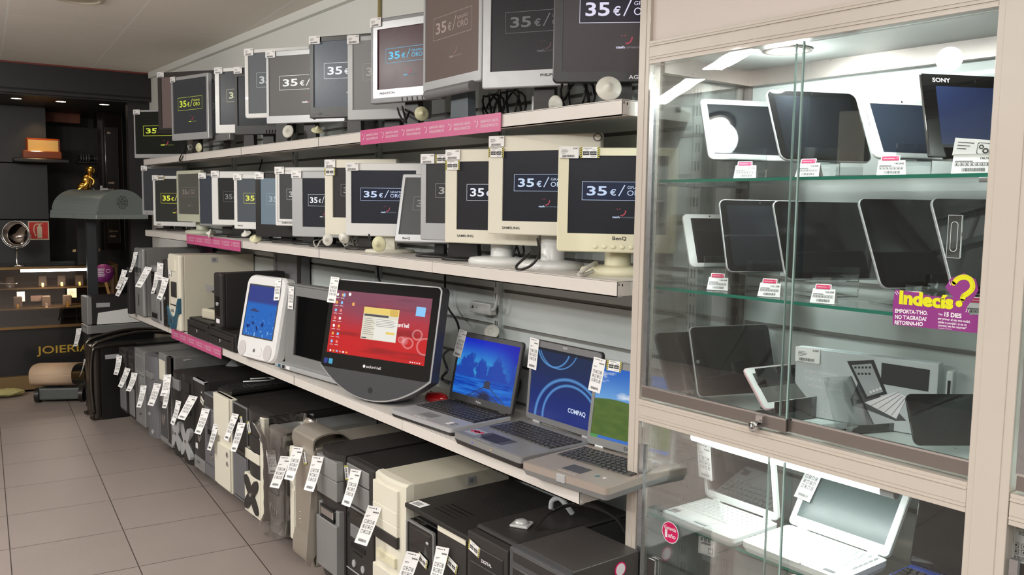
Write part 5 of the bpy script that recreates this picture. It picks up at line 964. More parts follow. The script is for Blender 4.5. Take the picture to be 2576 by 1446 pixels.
scr = mat('tablet_glass', S(22, 24, 28), .04, coat=.15, var=.02)
scrb = mat('tablet_glass_blue', S(44, 52, 66), .05, coat=.15, var=.02)
def tablet(label, BL, X, az, TL, xr, rim, face, z=None, bez=(.018, .016), home=None, brand=None, brandv=None, base=None, glassm=None, r=.014, wmin=None, kind='tablet_computer', group='tablets in the glass cabinet', stand=True, n_h=.03, offset=(.2, .6)):
    P = on_x(BL[0], BL[1], X) if z is None else on_z(BL[0], BL[1], z); e = az_vec(az); T, h = fit_up(P, e, TL)
    w = wmin or wid(T @ Vector((0, 0, h)), e, xr); th = .009
    t = empty(kind, T, label, 'tablet', group)
    g = M(); g.loft([lp(rr(.003, w - .003, .003, h - .003, r, 5), th), lp(rr(0, w, 0, h, r, 5), th * .6), lp(rr(0, w, 0, h, r, 5), .0008), lp(rr(.0008, w - .0008, .0008, h - .0008, r, 5), 0)]); obj('body', g, [rim], t)
    g = M(); g.prism(rr(.002, w - .002, .002, h - .002, r * .9, 5), -.0006, .0002, 'y'); obj('front_face', g, [face], t)
    g = M(); g.face(bez[0], w - bez[0], bez[1], h - bez[1], -.0008); obj('display', g, [glassm or scr], t)
    if home: g = M(); g.prism(rr(home[0] * w - home[2] / 2, home[0] * w + home[2] / 2, home[1] * h - home[3] / 2, home[1] * h + home[3] / 2, min(home[2], home[3]) * .49, 5), -.0012, -.0006, 'y'); obj('home_button', g, [mgrey], t)
    if brand: g = M(); g.text(brand[0], w * brand[1], h * brand[2], brand[3], -.0011, 0, bold=.02, wx=1.2); obj('brand_lettering', g, [brand[4]], t)
    if brandv: g = M(); g.text(brandv[0], 0, 0, brandv[3], 0, 0, T=Matrix.Translation((w * brandv[1], -.0011, h * brandv[2])) @ Matrix.Rotation(R(90), 4, 'Y')); obj('brand_lettering', g, [brandv[4]], t)
    g = M(); g.prism(circ(w * .5, h - bez[1] * .5, .0022, n=10), -.0011, -.0007, 'y'); obj('camera_lens', g, [slotk], t)
    if stand and base is not None:
        s = empty('acrylic_stand', at((P.x, P.y, base), az), label.split(' with ')[0].split(',')[0].join(('clear acrylic stand under the ', ''))[:90], 'stand', 'clear acrylic tablet stands')
        a_, b_ = w * offset[0], w * offset[1]; zz = P.z - base; g = M()
        g.box(a_, b_, -.014, .10, 0, .003); g.box(a_, b_, -.014, -.011, 0, zz + n_h); g.box(a_, b_, -.012, .035, zz - .006, zz - .003)
        g.loft([[(a_, .022, zz - .004), (b_, .022, zz - .004), (b_, .025, zz - .004), (a_, .025, zz - .004)], [(a_, .055, zz + .09), (b_, .055, zz + .09), (b_, .058, zz + .09), (a_, .058, zz + .09)]])
        obj('support', g, [ACRYL], s)
    return t, w, h
s1, s2 = 1.578, 1.303
tablet('silver tablet with maker name on its upper bezel, left on the upper glass shelf', (1783, 400), 1.72, 25, (1760, 247), 1985, silvd, silvd, base=s1, brand=('SAMSUNG', .42, .93, .006, stkw), glassm=scr)
tablet('black tablet with bright rim standing tallest at the middle of the upper shelf', (1965, 402), 1.71, 25, (1926, 224), 2150, silv, blkg, base=s1, r=.02)
tablet('white tablet with bluish screen beside the large black one, upper glass shelf', (2200, 396), 1.74, 25, (2157, 245), 2372, white, white, base=s1, bez=(.026, .014), glassm=scrb, brandv=('SAMSUNG', .035, .75, .006, mgrey))
tablet('large black tablet with lit reflection behind the tall price card, upper shelf', (2338, 394), 1.70, 28, (2316, 184), 2620, blkg, blkg, base=s1, r=.003, bez=(.03, .026), glassm=mat('tablet_glass_navy', S(40, 50, 84), .05, coat=.15, var=.02), brand=('SONY', .10, .90, .009, stkw), wmin=.24)
tablet('small white tablet at the far left, middle glass shelf', (1737, 672), 1.72, 22, (1716, 538), 1850, white, white, base=s2, bez=(.022, .012))
tablet('silver-rimmed black tablet second from the left, middle glass shelf', (1830, 684), 1.72, 25, (1808, 501), 2010, silv, blkg, base=s2, r=.016)
tablet('silver-rimmed black tablet behind the door edges, middle glass shelf', (1977, 703), 1.71, 25, (1943, 504), 2225, silv, blkg, base=s2, r=.016)
tablet('silver-rimmed black tablet fourth from the left, middle glass shelf', (2218, 726), 1.71, 22, (2157, 498), 2480, silv, blkg, base=s2, r=.018, wmin=.25)
tablet('silver-rimmed black tablet at the right end behind the yellow question mark', (2402, 742), 1.70, 22, (2340, 497), 2700, silv, blkg, base=s2, r=.018, wmin=.25)
tablet('all black tablet leaning at the left of the cabinet floor', (1682, 985), 1.64, 15, (1645, 838), 1800, blkg, blkg, wmin=.21, z=None, bez=(.02, .02))
tablet('silver-rimmed black tablet with home button, cabinet floor', (1757, 1000), 1.68, 17, (1733, 822), 1947, silv, blkg, z=1.02, home=(.05, .5, .010, .010), wmin=.25)
tablet('small white and pink tablet in front of the grey box', (1925, 1031), 1.70, 8, (1869, 926), 2068, mat('pale_pink', S(226, 190, 196), .3), white, z=1.02, bez=(.020, .018), glassm=mat('tablet_glass_grey', S(84, 86, 82), .06, coat=.5), r=.012, base=.986, wmin=.185, offset=(.1, .9), n_h=.02)
tablet('black tablet leaning at the right end of the cabinet floor', (2302, 1120), 1.66, 35, (2277, 990), 2460, blkg, blkg, z=1.01, wmin=.24)
# a bare acrylic stand, two more on the cabinet floor
def bare_stand(loc, az, label, h=.10, w=.09, tilt=15):
    s = empty('acrylic_stand', at(loc, az), label, 'stand', 'clear acrylic tablet stands'); g = M(); g.box(0, w, 0, .09, 0, .003); g.box(0, w, 0, .003, 0, .02)
    g.box(0, w, 0, .003, 0, h, 0, 0, Matrix.Translation((0, .035, 0)) @ Matrix.Rotation(R(-tilt), 4, 'X')); obj('support', g, [ACRYL], s)
q = on_x(2103, 412, 1.70); bare_stand((1.70, q.y, s1), 60, 'empty clear acrylic stand between the black and the white tablet', .15, .055, 12)
q = on_z(2130, 1090, .99); bare_stand((q.x, q.y, .986), 20, 'empty clear acrylic stand in front of the grey box, cabinet floor', .13, .17, 25)
def tent(px, py, X, z, label, w=.052, h=.034, az=62, head=True, price='105,00€'):
    c = on_x(px, py, X); t = empty('price_card', at((X, c.y, z), az), label, 'price card', 'folded price cards in the cabinet')
    g = M(); T2 = Matrix.Rotation(R(-25), 4, 'X'); g.prism([(0, 0), (w, 0), (w * .96, h), (w * .04, h)], 0, .0008, 'y', 0, T2); g.loft([[(0, .034, 0), (w, .034, 0), (w * .96, .0145, h * .9), (w * .04, .0145, h * .9)], [(0, .035, 0), (w, .035, 0), (w * .96, .0155, h * .9), (w * .04, .0155, h * .9)]])
    y = -.0004; g.text(price, w * .92, h * .72, .0042, y, 1, T2, bold=.02, right=True); g.face(w * .08, w * .5, h * .60, h * .64, y, 1, T2)
    for i in range(7): x = w * (.08 + i * .12); s = w * .09; [g.face(*f_, y, 1, T2) for f_ in ((x, x + s, h * .38, h * .40), (x, x + s, h * .54, h * .56), (x, x + .0006, h * .38, h * .56), (x + s, x + s + .0006, h * .38, h * .56), (x + s * .3, x + s * .7, h * .43, h * .5))]
    x = w * .25; rnd = random.Random(2)
    while x < w * .8: k = rnd.choice((.0004, .0008, .0012)); g.face(x, x + k, h * .10, h * .28, y, 1, T2); x += k + .0008
    obj('card', g, [paper, ink], t)
    if head:
        g = M(); g.prism(rr(w * .12, w * .78, h * .94, h * 1.32, .002, 3), 0, .0008, 'y', 0, T2); g.prism(rr(w * .16, w * .74, h * .99, h * 1.26, .001, 2), -.0004, 0, 'y', 1, T2); g.text('cashconverters', w * .2, h * 1.08, .0032, -.0006, 0, T2, width=w * .4)
        g.line(w * .66, h * 1.10, w * .71, h * 1.18, .0008, -.0006, 0, T2); obj('pink_header', g, [paper, magenta], t)
    return t
tent(1845, 442, 1.675, s1, 'folded price card below the silver tablet, upper glass shelf'); tent(2000, 438, 1.675, s1, 'folded price card crossed by the door edges, upper glass shelf', az=75); tent(2205, 433, 1.675, s1, 'folded price card below the white tablet, upper glass shelf', .055, price='149,00€')
t = tent(2392, 431, 1.675, s1, 'wide price card with gear symbol at the right of the upper shelf', .072, .042, 66, False, '198,75€')
g = M(); T3 = Matrix.Translation((0, .016, .036)) @ Matrix.Rotation(R(-8), 4, 'X') @ Matrix.Rotation(R(6), 4, 'Y'); g.box(0, .068, 0, .0008, 0, .034, 0, 0, T3); g.loft([lp(rr(.040, .062, .006, .028, .003, 3), -.0003), lp(rr(.041, .061, .007, .027, .003, 3), -.0003)], 1, T3, c0=False, c1=False)
for cx, cz, rr_ in ((.047, .020, .004), (.055, .013, .005)): g.loft([lp([(cx + rr_ * k * (1 + .18 * (i % 2)) * math.cos(2 * PI * i / 16), cz + rr_ * k * (1 + .18 * (i % 2)) * math.sin(2 * PI * i / 16)) for i in range(16)], -.0004) for k in (1, .5)], 1, T3, c0=False, c1=False)
for i in range(3): g.face(.006, .034 - i * .006, .025 - i * .006, .0265 - i * .006, -.0003, 1, T3)
obj('gear_card', g, [paper, ink], t)
tent(1778, 716, 1.70, s2, 'folded price card in front of the small white tablet, middle glass shelf', price='149,00€'); tent(1905, 742, 1.68, s2, 'folded price card below the door edges, middle glass shelf', az=70, price='115,125€'); tent(2037, 758, 1.665, s2, 'folded price card on the front edge below the third tablet, middle shelf', az=72); tent(2262, 760, 1.68, s2, 'folded price card behind the purple sticker'); tent(2425, 792, 1.675, s2, 'folded price card at the right of the purple sticker')
for px, py, lab in ((1738, 1000, 'price card tip in front of the black tablets, cabinet floor'), (1945, 1052, 'price card tip by the lock, cabinet floor'), (2295, 1140, 'price card tip below the right black tablet, cabinet floor')): tent(px, py, 1.655, .986, lab, .045, .022)
# the grey accessory box with its printed picture
TLb = on_x(2003, 872, 1.895); TRd = ray(2362, 916); TRb = CAM + TRd * ((TLb.z - EYE) / TRd.z); e = TRb - TLb; wB = e.length; azB = math.degrees(math.atan2(-e.y, e.x)); hB = TLb.z - .987
t = empty('accessory_box', at((TLb.x, TLb.y, .987), azB), 'large grey retail box picturing a tablet on a white keyboard', 'box')
g = M(); g.box(0, wB, 0, .035, 0, hB, 0, .001); obj('carton', g, [mat('box_grey', S(200, 206, 208), .5)], t)
def bl(px, py):
    d = ray(px, py); n = Vector((-e.y, e.x, 0)).normalized(); P = CAM + d * ((TLb - CAM).dot(n) / d.dot(n)); q = P - TLb; return (q.dot(e) / wB, P.z - .987)
g = M(); pol = lambda pts, m, y: g.quad([(bl(*p)[0], y, bl(*p)[1]) for p in pts], m)
pol([(2140, 1005), (2160, 960), (2235, 1010), (2280, 1058), (2252, 1058), (2180, 1030), (2145, 1020)], 0, -.0006); pol([(2131, 908), (2198, 905), (2232, 990), (2178, 1005)], 1, -.0010); pol([(2143, 918), (2192, 914), (2222, 985), (2182, 997)], 2, -.0014)
pol([(2175, 1012), (2255, 985), (2282, 998), (2255, 1053)], 3, -.0012); pol([(2218, 912), (2340, 930), (2335, 985), (2216, 965)], 1, -.0006)
for i in range(1, 5): a, b = bl(2175 + i * 17, 1012 + i * 8), bl(2255 + i * 5.5, 985 + i * 3 + (i - 2) * 2); g.line(a[0], a[1], b[0], b[1], .0012, -.0016, 4)
for i in range(9): a = bl(2150 + (i % 5) * 9 + (i // 5) * 8, 926 + (i // 5) * 16); g.face(a[0], a[0] + .005, a[1], a[1] + .005, -.0018, 1)
for i in range(4): a = bl(2188 + i * 8, 988 - i * 3); g.face(a[0], a[0] + .005, a[1], a[1] + .005, -.0018, 3)
for s_, (px, py), hh in (('Origami Workstation', (2025, 925), .0085), ('iPad 2 & iPad and', (2027, 944), .0085), ('Wireless Keyboard', (2033, 962), .0085), ('Compatible with iPad tablets and Bluetooth keyboards', (2040, 978), .003)): a = bl(px, py); g.text(s_, a[0], a[1] - .01, hh, -.0012, 3, width=.085 if hh > .004 else .10)
for x_, z_ in ((2062, 1034), (2072, 1028)): a = bl(x_, z_); g.loft([lp(rr(a[0], a[0] + .010, a[1] - .012, a[1], .001, 2), -.001), lp(rr(a[0] + .001, a[0] + .009, a[1] - .011, a[1] - .001, .001, 2), -.001)], 3, None, c0=False, c1=False)
obj('printed_picture', g, [mat('print_dark', S(72, 76, 82), .5), mat('print_black', S(40, 42, 46), .5), mat('print_silver', S(170, 174, 178), .5), stkw, mgrey], t)
TWx = tag_wide('5,00€'); obj('price_tag', TWx, [], t, Matrix.Translation((.0, -.002, hB + .002)) @ Matrix.Scale(1.15, 4))
# magnifier-like loop beside the box is a folded stylus clip
g = M(); g.box(0, .014, 0, .03, 0, hB * .92, 0, .002); g.box(.004, .010, -.001, .002, hB * .3, hB * .8, 1); tag(obj('white_carton', g, [backg, blk], None, at((TLb.x + e.x * 1.05, TLb.y + e.y * 1.05, .987), azB)), 'thin white carton with black strap right of the large grey box', 'box')

# ---- stickers and grips on the door glass
XD = XC + .016 + .0025
def on_door(o_name, mats, label, cat, builder, X=XD, p0=(2243, 838)):
    o3 = on_x(*p0, X); g = M()
    def L(px, py): q = on_x(px, py, X); return (o3.y - q.y, q.z - o3.z)
    builder(g, L); return tag(obj(o_name, g, mats, None, at((X, o3.y, o3.z), 90)), label, cat)
def indecis(g, L):
    P = [L(*p) for p in ((2246, 766), (2252, 728), (2290, 733), (2340, 744), (2398, 748), (2378, 722), (2392, 700), (2425, 687), (2455, 702), (2462, 730), (2448, 752), (2432, 772), (2440, 792), (2462, 792), (2461, 838), (2246, 816))]
    g.prism(P, -.0005, 0, 'y', 0)
    for s_, a, b, hpx, m, bo in (('Indecís', (2262, 762), (2398, 776), 32, 1, .055), ('EMPORTA-T’HO.', (2252, 786), (2334, 792), 10, 2, .03), ('NO T’AGRADA?', (2252, 801), (2331, 807), 10, 2, .03), ('RETORNA-HO', (2251, 815), (2322, 820), 10, 2, .03), ('15 DIES', (2376, 795), (2419, 800), 11, 2, .04), ('Tens', (2361, 792), (2372, 793), 5, 2, .02), ('per provar el teu nou mòbil,', (2360, 803), (2441, 812), 6, 2, .02), ('tablet o portàtil i si no et', (2360, 812), (2432, 820), 6, 2, .02), ('convenç ens ho retornes*', (2360, 820), (2432, 828), 6, 2, .02), ('*Consulta condicions', (2360, 826), (2395, 829), 3, 2, 0)):
        pa, pb = L(*a), L(*b); h = hpx * abs(L(a[0], a[1])[1] - L(a[0], a[1] - 10)[1]) / 10
        sh = Matrix(((1, 0, 0, pa[0]), (0, 1, 0, 0), ((pb[1] - pa[1]) / (pb[0] - pa[0]), 0, 1, pa[1]), (0, 0, 0, 1)))
        g.text(s_, 0, 0, h, -.0009, m, sh, bold=bo, width=pb[0] - pa[0])
    C = [L(*p) for p in ((2400, 712), (2412, 700), (2430, 697), (2444, 706), (2447, 724), (2436, 737), (2425, 744), (2422, 752))]
    P = smooth_path([(c[0], -.0010, c[1]) for c in C], 4)
    for i in range(len(P) - 1): g.line(P[i].x, P[i].z, P[i + 1].x, P[i + 1].z, .0095, -.0010 - i * 1e-6, 1)
    for p in P: g.prism(circ(p.x, p.z, .0047, n=10), -.0010, -.0008, 'y', 1)
    c = L(2413, 764); g.prism(circ(c[0], c[1], .0062, n=16), -.0011, -.0006, 'y', 1)
    for a, b in (((2395, 706), (2398, 718)), ((2389, 708), (2392, 717)), ((2252, 734), (2258, 742)), ((2256, 731), (2262, 739)), ((2430, 785), (2434, 776)), ((2436, 786), (2439, 778))): pa, pb = L(*a), L(*b); g.line(*pa, *pb, .0012, -.0009, 2)
on_door('promotion_sticker', [purple, stkyel, stkw], 'purple sticker with yellow lettering and question mark on the glass door', 'sticker', indecis)
def garantia(g, L):
    c = L(1686, 1339); rz = abs(L(1686, 1312)[1] - c[1]); g.prism(circ(c[0], c[1], rz, n=40), -.0004, 0, 'y', 1); g.prism(circ(c[0], c[1], rz * .93, n=40), -.0006, -.0003, 'y', 0)
    g.text('Garantía', c[0] - rz * .72, c[1] + rz * .22, rz * .36, -.0008, 1, bold=.02, width=rz * 1.44); g.text('1', c[0] - rz * .62, c[1] - rz * .52, rz * .66, -.0008, 1, bold=.07, width=rz * .3); g.text('año', c[0] - rz * .22, c[1] - rz * .46, rz * .42, -.0008, 1, bold=.02, width=rz * .9)
on_door('guarantee_sticker', [magenta, stkw], 'round magenta guarantee sticker on the lower left glass door', 'sticker', garantia, XC + .004 + .0025, (1660, 1360))
on_door('guarantee_sticker', [magenta, stkw], 'second round magenta guarantee sticker cut off at the bottom edge', 'sticker', lambda g, L: (g.prism(circ(*L(2003, 1470), .022, n=40), -.0004, 0, 'y', 1), g.prism(circ(*L(2003, 1470), .0205, n=40), -.0006, -.0003, 'y', 0)), XD, (1960, 1500))
def grip(g, L):
    a, b = L(2382, 648), L(2424, 541); x0, x1, z0, z1 = a[0] + .0, b[0], a[1], b[1]; g.loft([lp(rr(x0, x1, z0, z1, .001, 3), -.004), lp(rr(x0, x1, z0, z1, .001, 3), 0)]); g.loft([lp(rr(x0 + .006, x1 - .006, z0 + .012, z1 - .012, .006, 5), -.0048), lp(rr(x0 + .007, x1 - .007, z0 + .013, z1 - .013, .0055, 5), -.0048)], 1, None, c0=False, c1=False)
    for f_ in ((x0, x0 + .0008), (x1 - .0008, x1)): g.face(f_[0], f_[1], z0, z1, -.0042, 1)
    g.face(x0, x1, z1 - .0008, z1, -.0042, 1); g.face(x0, x1, z0, z0 + .0008, -.0042, 1)
on_door('door_grip', [ACRYL, mat('grip_edge', S(205, 212, 212), .2)], 'clear oblong finger grip stuck on the right glass door', 'grip', grip, XD, (2382, 648))
on_door('door_grip', [ACRYL, mat('grip_edge', S(205, 212, 212), .2)], 'clear oblong finger grip at the bottom of the lower left door', 'grip', lambda g, L: g.loft([lp(rr(L(1628, 1500)[0], L(1650, 1410)[0], L(1628, 1500)[1], L(1650, 1410)[1], .003, 4), -.004), lp(rr(L(1628, 1500)[0], L(1650, 1410)[0], L(1628, 1500)[1], L(1650, 1410)[1], .003, 4), 0)]), XC + .0065, (1628, 1500))

# ---- netbooks on the lower glass shelf
wk = mat('netbook_white', S(236, 240, 238), .3, coat=.2); wk2 = mat('netbook_key_white', S(228, 234, 232), .4)
offs = mat('netbook_screen_off', S(40, 46, 48), .25)
t, lid, W, Lm = laptop('netbook', 'smaller white netbook with card tag on its screen, lower glass shelf', (1662, 1283), (1842, 1356), .728, .178, .162, (1757, 1108), .026, wk, wk, wk2, wk, blkg, bez=(.010, .012, .022), pad=(.40, .62, .06, .30), padm=wk, kx=(.04, .96), keyz=(.36, .90), printm=mgrey, hinge=wk, Wm=.232, azf=91, group=None, rows=5)
g = M(); g.text('ASUS', W * .44, .014, .006, .0012, 0, bold=.02); obj('brand_lettering', g, [stkw], lid)
g = M(); g.box(.012, .035, .016, .040, .026, .0264, 0); g.box(.004, .02, .014, .02, .026, .0266, 1); obj('palm_stickers', g, [mgrey, bluepl], t)
g = M(); g.box(W * .45, W * .62, .006, .012, .0262, .0275, 0, .0008); obj('click_bar', g, [dgrey], t)
g = M(); [g.box(W - .0004, W + .0006, .06 + .02 * i, .072 + .02 * i, .009, .016, 0) for i in range(4)]; obj('side_ports', g, [dgrey], t)
tall_tag(lid, .014, .155, -.003, 0, 2)
t, lid, W, Lm = laptop('netbook', 'larger white netbook in front with glowing grey screen, lower glass shelf', (1864, 1357), (2120, 1452), .730, .185, .172, (2021, 1182), .028, wk, wk, wk2, wk, mat('netbook_screen_grey', S(70, 84, 84), .3), bez=(.016, .012, .024), pad=(.40, .62, .06, .28), padm=wk, kx=(.04, .96), keyz=(.34, .90), printm=None, hinge=wk, Wm=.262, azf=91, group=None, rows=5)
g = M(); g.text('SAMSUNG', W * .42, .010, .006, -.0005, 0); obj('brand_lettering', g, [silv], lid)
g = M(); g.box(W * .80, W * .90, .01, .022, .028, .0284, 0); obj('palm_stickers', g, [mgrey], t); tall_tag(lid, .022, .165, -.003, 0, 4)
BLa = on_x(2288, 1412, 1.82); 
t = empty('netbook', at((1.66, BLa.y + .01, .7015), 91), 'black netbook with blue keyboard edge behind the beige post, lower shelf', 'laptop')
g = M(); g.box(0, .26, 0, .18, 0, .024, 0, .004); obj('palm_rest', g, [mat('netbook_blue', S(40, 60, 130), .25, coat=.4)], t)
g = M(); keys(g, .01, .25, .06, .15, .0245, 5); obj('keyboard', g, [blk], t)
Lm = Matrix.Translation((0, .172, .026)) @ Matrix.Rotation(R(-9), 4, 'X'); g = M(); g.box(0, .26, 0, .010, 0, .19, 0, .004); lid = obj('lid', g, [blkg], t, Lm)
g = M(); g.text('acer', .045, .172, .008, -.0006, 0, bold=.03, wx=1.25); obj('brand_lettering', g, [stkw], lid)
g = M(); g.face(.02, .24, .015, .165, -.0004); obj('display', g, [blkg], lid)
for x, lab in ((1755, 'white price card hanging below the smaller netbook shelf'),):
    c = on_x(1757, 1362, 1.66); g = M(); g.box(0, .046, 0, .001, -.05, 0); [g.box(.006 + .01 * i, .013 + .01 * i, -.0004, 0, -.016, -.007, 1) for i in range(3)]; g.box(.028, .042, -.0004, 0, -.044, -.030, 1); g.box(.030, .040, -.0006, -.0003, -.042, -.032, 0); g.box(.008, .034, -.0004, 0, -.024, -.019, 1); tag(obj('hanging_price_card', g, [paper, ink], None, at((1.66, c.y, .692), 80)), lab, 'price card')
c = on_x(2546, 1310, 1.68); t = empty('price_card', at((1.68, c.y, c.z), 80), 'tall price card reading 60,00 inside the neighbouring cabinet', 'price card')
g = M(); g.box(0, .05, 0, .001, -.075, 0); g.text('converters', .004, -.012, .004, -.0005, 1, width=.02); g.text('60,00€', .012, -.023, .008, -.0005, 1, bold=.0, wx=.9)
for i in range(2):
    for j in range(3): x, z = .004 + j * .014, -.048 - i * .012; g.loft([lp(rr(x, x + .010, z, z + .010, .001, 2), -.0005), lp(rr(x + .0008, x + .0092, z + .0008, z + .0092, .001, 2), -.0005)], 1, None, c0=False, c1=False); g.face(x + .003, x + .007, z + .003, z + .007, -.0005, 1)
for i in range(14): g.face(.008 + i * .002, .009 + i * .002, -.072, -.063, -.0005, 1)
obj('card', g, [paper, ink], t)

# ================================================================ the jewellery corner at the back (room axes)
def RM(a, b, z=0, rz=0): return Matrix.Translation(tw(a, b, z)) @ Matrix.Rotation(-TA + rz, 4, 'Z')
AMB = (1.0, .62, .28)
counter_blk = mat('counter_black', S(22, 22, 24), .35, coat=.2)
wood = mat('plinth_wood', S(120, 96, 60), .45, bump=.1)
brass = mat('brass_frame', S(150, 120, 80), .3, metal=.9)
vgl = thin_glass('case_glass', (.93, .93, .92, 1), .02, .8)
CT = 7.6
t = empty('jewellery_counter', RM(.0, CT), 'black jewellery counter with lit glass top showing watches', 'counter')
g = M(); g.box(-1.4, .92, .06, .62, .12, .50, 0, .004); obj('cabinet_body', g, [counter_blk], t)
g = M(); g.box(-1.4, .66, .0, .62, .02, .13, 0, .004); obj('wooden_plinth', g, [wood], t)
g = M(); g.text('JOIERIA', .33, .29, .062, .058, 0, bold=.01, wx=1.5, width=.38); obj('gold_lettering', g, [mat('gold_letter', S(205, 170, 70), .35, metal=.3)], t)
g = M(); g.box(-1.4, .92, .02, .03, .50, .97, 0); obj('front_glass', g, [vgl], t)
g = M(); g.box(-1.4, .92, .02, .62, .975, .985, 0); obj('top_glass', g, [vgl], t)
g = M()
for z in (.50, .965): g.box(-1.4, .93, .015, .035, z, z + .018)
g.box(.905, .93, .015, .62, .965, .99); g.box(.905, .925, .015, .035, .5, .98); obj('brass_edge', g, [brass], t)
g = M(); g.box(-1.4, .92, .58, .60, .5, .97); g.box(-1.4, .92, .03, .58, .50, .505); g.box(.90, .915, .04, .58, .5, .96); obj('inner_lining', g, [mat('case_lining', S(60, 42, 30), .6)], t)
g = M()
for z in (.64, .79): g.box(-1.4, .9, .25 if z > .7 else .12, .58, z, z + .006); g.box(-1.4, .9, .25 if z > .7 else .12, .256 if z > .7 else .126, z - .002, z + .008, 0)
obj('inner_shelf', g, [brass], t)
g = M(); g.cyl((.24, .05, .952), .011, .46, 'x', 0, 14); obj('light_tube', g, [mat('counter_tube', S(255), .3, emit=(.85, .93, 1, 1), es=12, var=0)], t)
spot('counter_glow', tw(.46, CT + .07, .94), 9, (1, .75, .5), 2.8, .8, .05)
area('counter_tube_light', tw(.47, CT + .10, .94), .44, .03, 3.2, (1, .86, .7), (0, 0, -TA))
def watch(x, y, z, label, m, face, s=1, cushion=1):
    t = empty('wristwatch', RM(x, CT + y, z), label, 'watch', 'watches in the jewellery counter'); T2 = Matrix.Rotation(R(-15), 4, 'X') @ Matrix.Scale(s, 4)
    g = M(); g.box(-.032, .032, .005, .045, 0, .09, 0, .006); obj('cushion', g, [mat('watch_cushion', S(70, 52, 38), .6)], t)
    g = M(); g.lathe([(.019, 0), (.021, .003), (.019, .007), (.016, .008)], 0, 24, T2 @ Matrix.Translation((0, .004, .058)) @ Matrix.Rotation(R(90), 4, 'X')); obj('case', g, [m], t)
    g = M(); g.lathe([(.0155, .0082), (.0, .0084)], 0, 20, T2 @ Matrix.Translation((0, .004, .058)) @ Matrix.Rotation(R(90), 4, 'X')); obj('dial', g, [face], t)
    g = M()
    for z0, z1 in ((.0, .042), (.074, .092)):
        n = 5 if z0 < .01 else 2
        for i in range(n): a = z0 + (z1 - z0) * i / n; g.box(-.009, .009, -.004, .006, a, a + (z1 - z0) / n * .85, 0, .001, T2)
    obj('bracelet', g, [m], t)
gd, sv2, wd = gold, chrome, mat('watch_dial', S(236, 224, 190), .4)
for i, (px, py, m_, f_, lab) in enumerate(((25, 735, chrome, slotk, 'steel wristwatch at the left of the upper row in the counter'), (108, 728, gd, wd, 'gold wristwatch in the middle of the upper row beside the brochure'), (156, 726, gd, wd, 'gold wristwatch left of the cream price card, upper row'), (201, 724, gd, wd, 'gold wristwatch at the right of the upper row in the counter'),
        (45, 773, gd, wd, 'gold wristwatch at the left of the lower row in the counter'), (117, 770, chrome, wd, 'pale wristwatch in the middle of the lower row in the counter'), (170, 764, gd, wd, 'gold wristwatch at the right of the lower row in the counter'))):
    up_ = i < 4; yy = .34 if up_ else .18; z = .797 if up_ else .647; d = ray(px, py); q = CAM + d * ((CT + yy) / d.dot(TY)); watch(q.dot(TX), yy, z, lab, m_, f_, 1)
def card(px0, py0, px1, py1, yy, m_, label, ink_=True, nm='display_card'):
    d0 = ray(px0, py0); a = CAM + d0 * ((CT + yy) / d0.dot(TY)); d1 = ray(px1, py1); b = CAM + d1 * ((CT + yy) / d1.dot(TY)); g = M(); W, H = (b - a).dot(TX), a.z - b.z
    g.box(0, W, 0, .004, 0, H, 0)
    if ink_: [g.face(W * .15, W * (.6 + .1 * (i % 3)), H * (.8 - i * .12), H * (.83 - i * .12), -.0005, 1) for i in range(5)]
    tag(obj(nm, g, [m_, ink], None, RM(a.dot(TX), CT + yy, b.z)), label, 'card')
card(169, 726, 193, 748, .22, mat('card_cream', S(250, 225, 180), .6), 'cream price card in the upper row of the counter'); card(42, 734, 63, 758, .22, paper, 'white card with round emblem on the upper row of the counter', False); card(77, 744, 106, 757, .23, mat('card_brown', S(96, 72, 62), .6), 'brown card beside the white emblem card in the counter', False)
t = empty('desk_lamp', RM(.02, CT + .2, .83), 'curved chrome lamp arm inside the counter at the left', 'lamp'); g = M(); g.tube(smooth_path([(-.1, 0, -.03), (-.1, 0, .04), (.0, 0, .04), (.10, 0, .015), (.2, 0, .012)], 6), .006, 0, 8); obj('arm', g, [chrome], t)
# mirror on a stand
q = on_t(40, 588, CT + .15); t = empty('table_mirror', RM(q.dot(TX), CT + .15, .985), 'round chrome table mirror on a stem standing on the counter', 'mirror'); zc = q.z - .985
g = M(); g.lathe([(.055, 0), (.055, .004), (.01, .010), (.0075, .02), (.0075, zc - .11)], 0, 24); obj('stem', g, [chrome], t)
TM = Matrix.Translation((0, 0, zc)) @ Matrix.Rotation(R(-25), 4, 'Z') @ Matrix.Rotation(R(90), 4, 'X')
g = M(); g.tube([(.10 * math.cos(2 * PI * i / 36), .10 * math.sin(2 * PI * i / 36), 0) for i in range(36)], .006, 0, 8, TM, closed=True); g.tube([(.112 * math.cos(a), .112 * math.sin(a), 0) for a in [R(-180 + i * 10) for i in range(19)]], .003, 0, 6, TM); obj('ring', g, [chrome], t)
g = M(); g.lathe([(.096, -.002), (.096, .002), (0, .002)], 0, 36, TM); obj('mirror_glass', g, [mat('mirror', S(170, 160, 150), .05, metal=1, var=.02)], t)
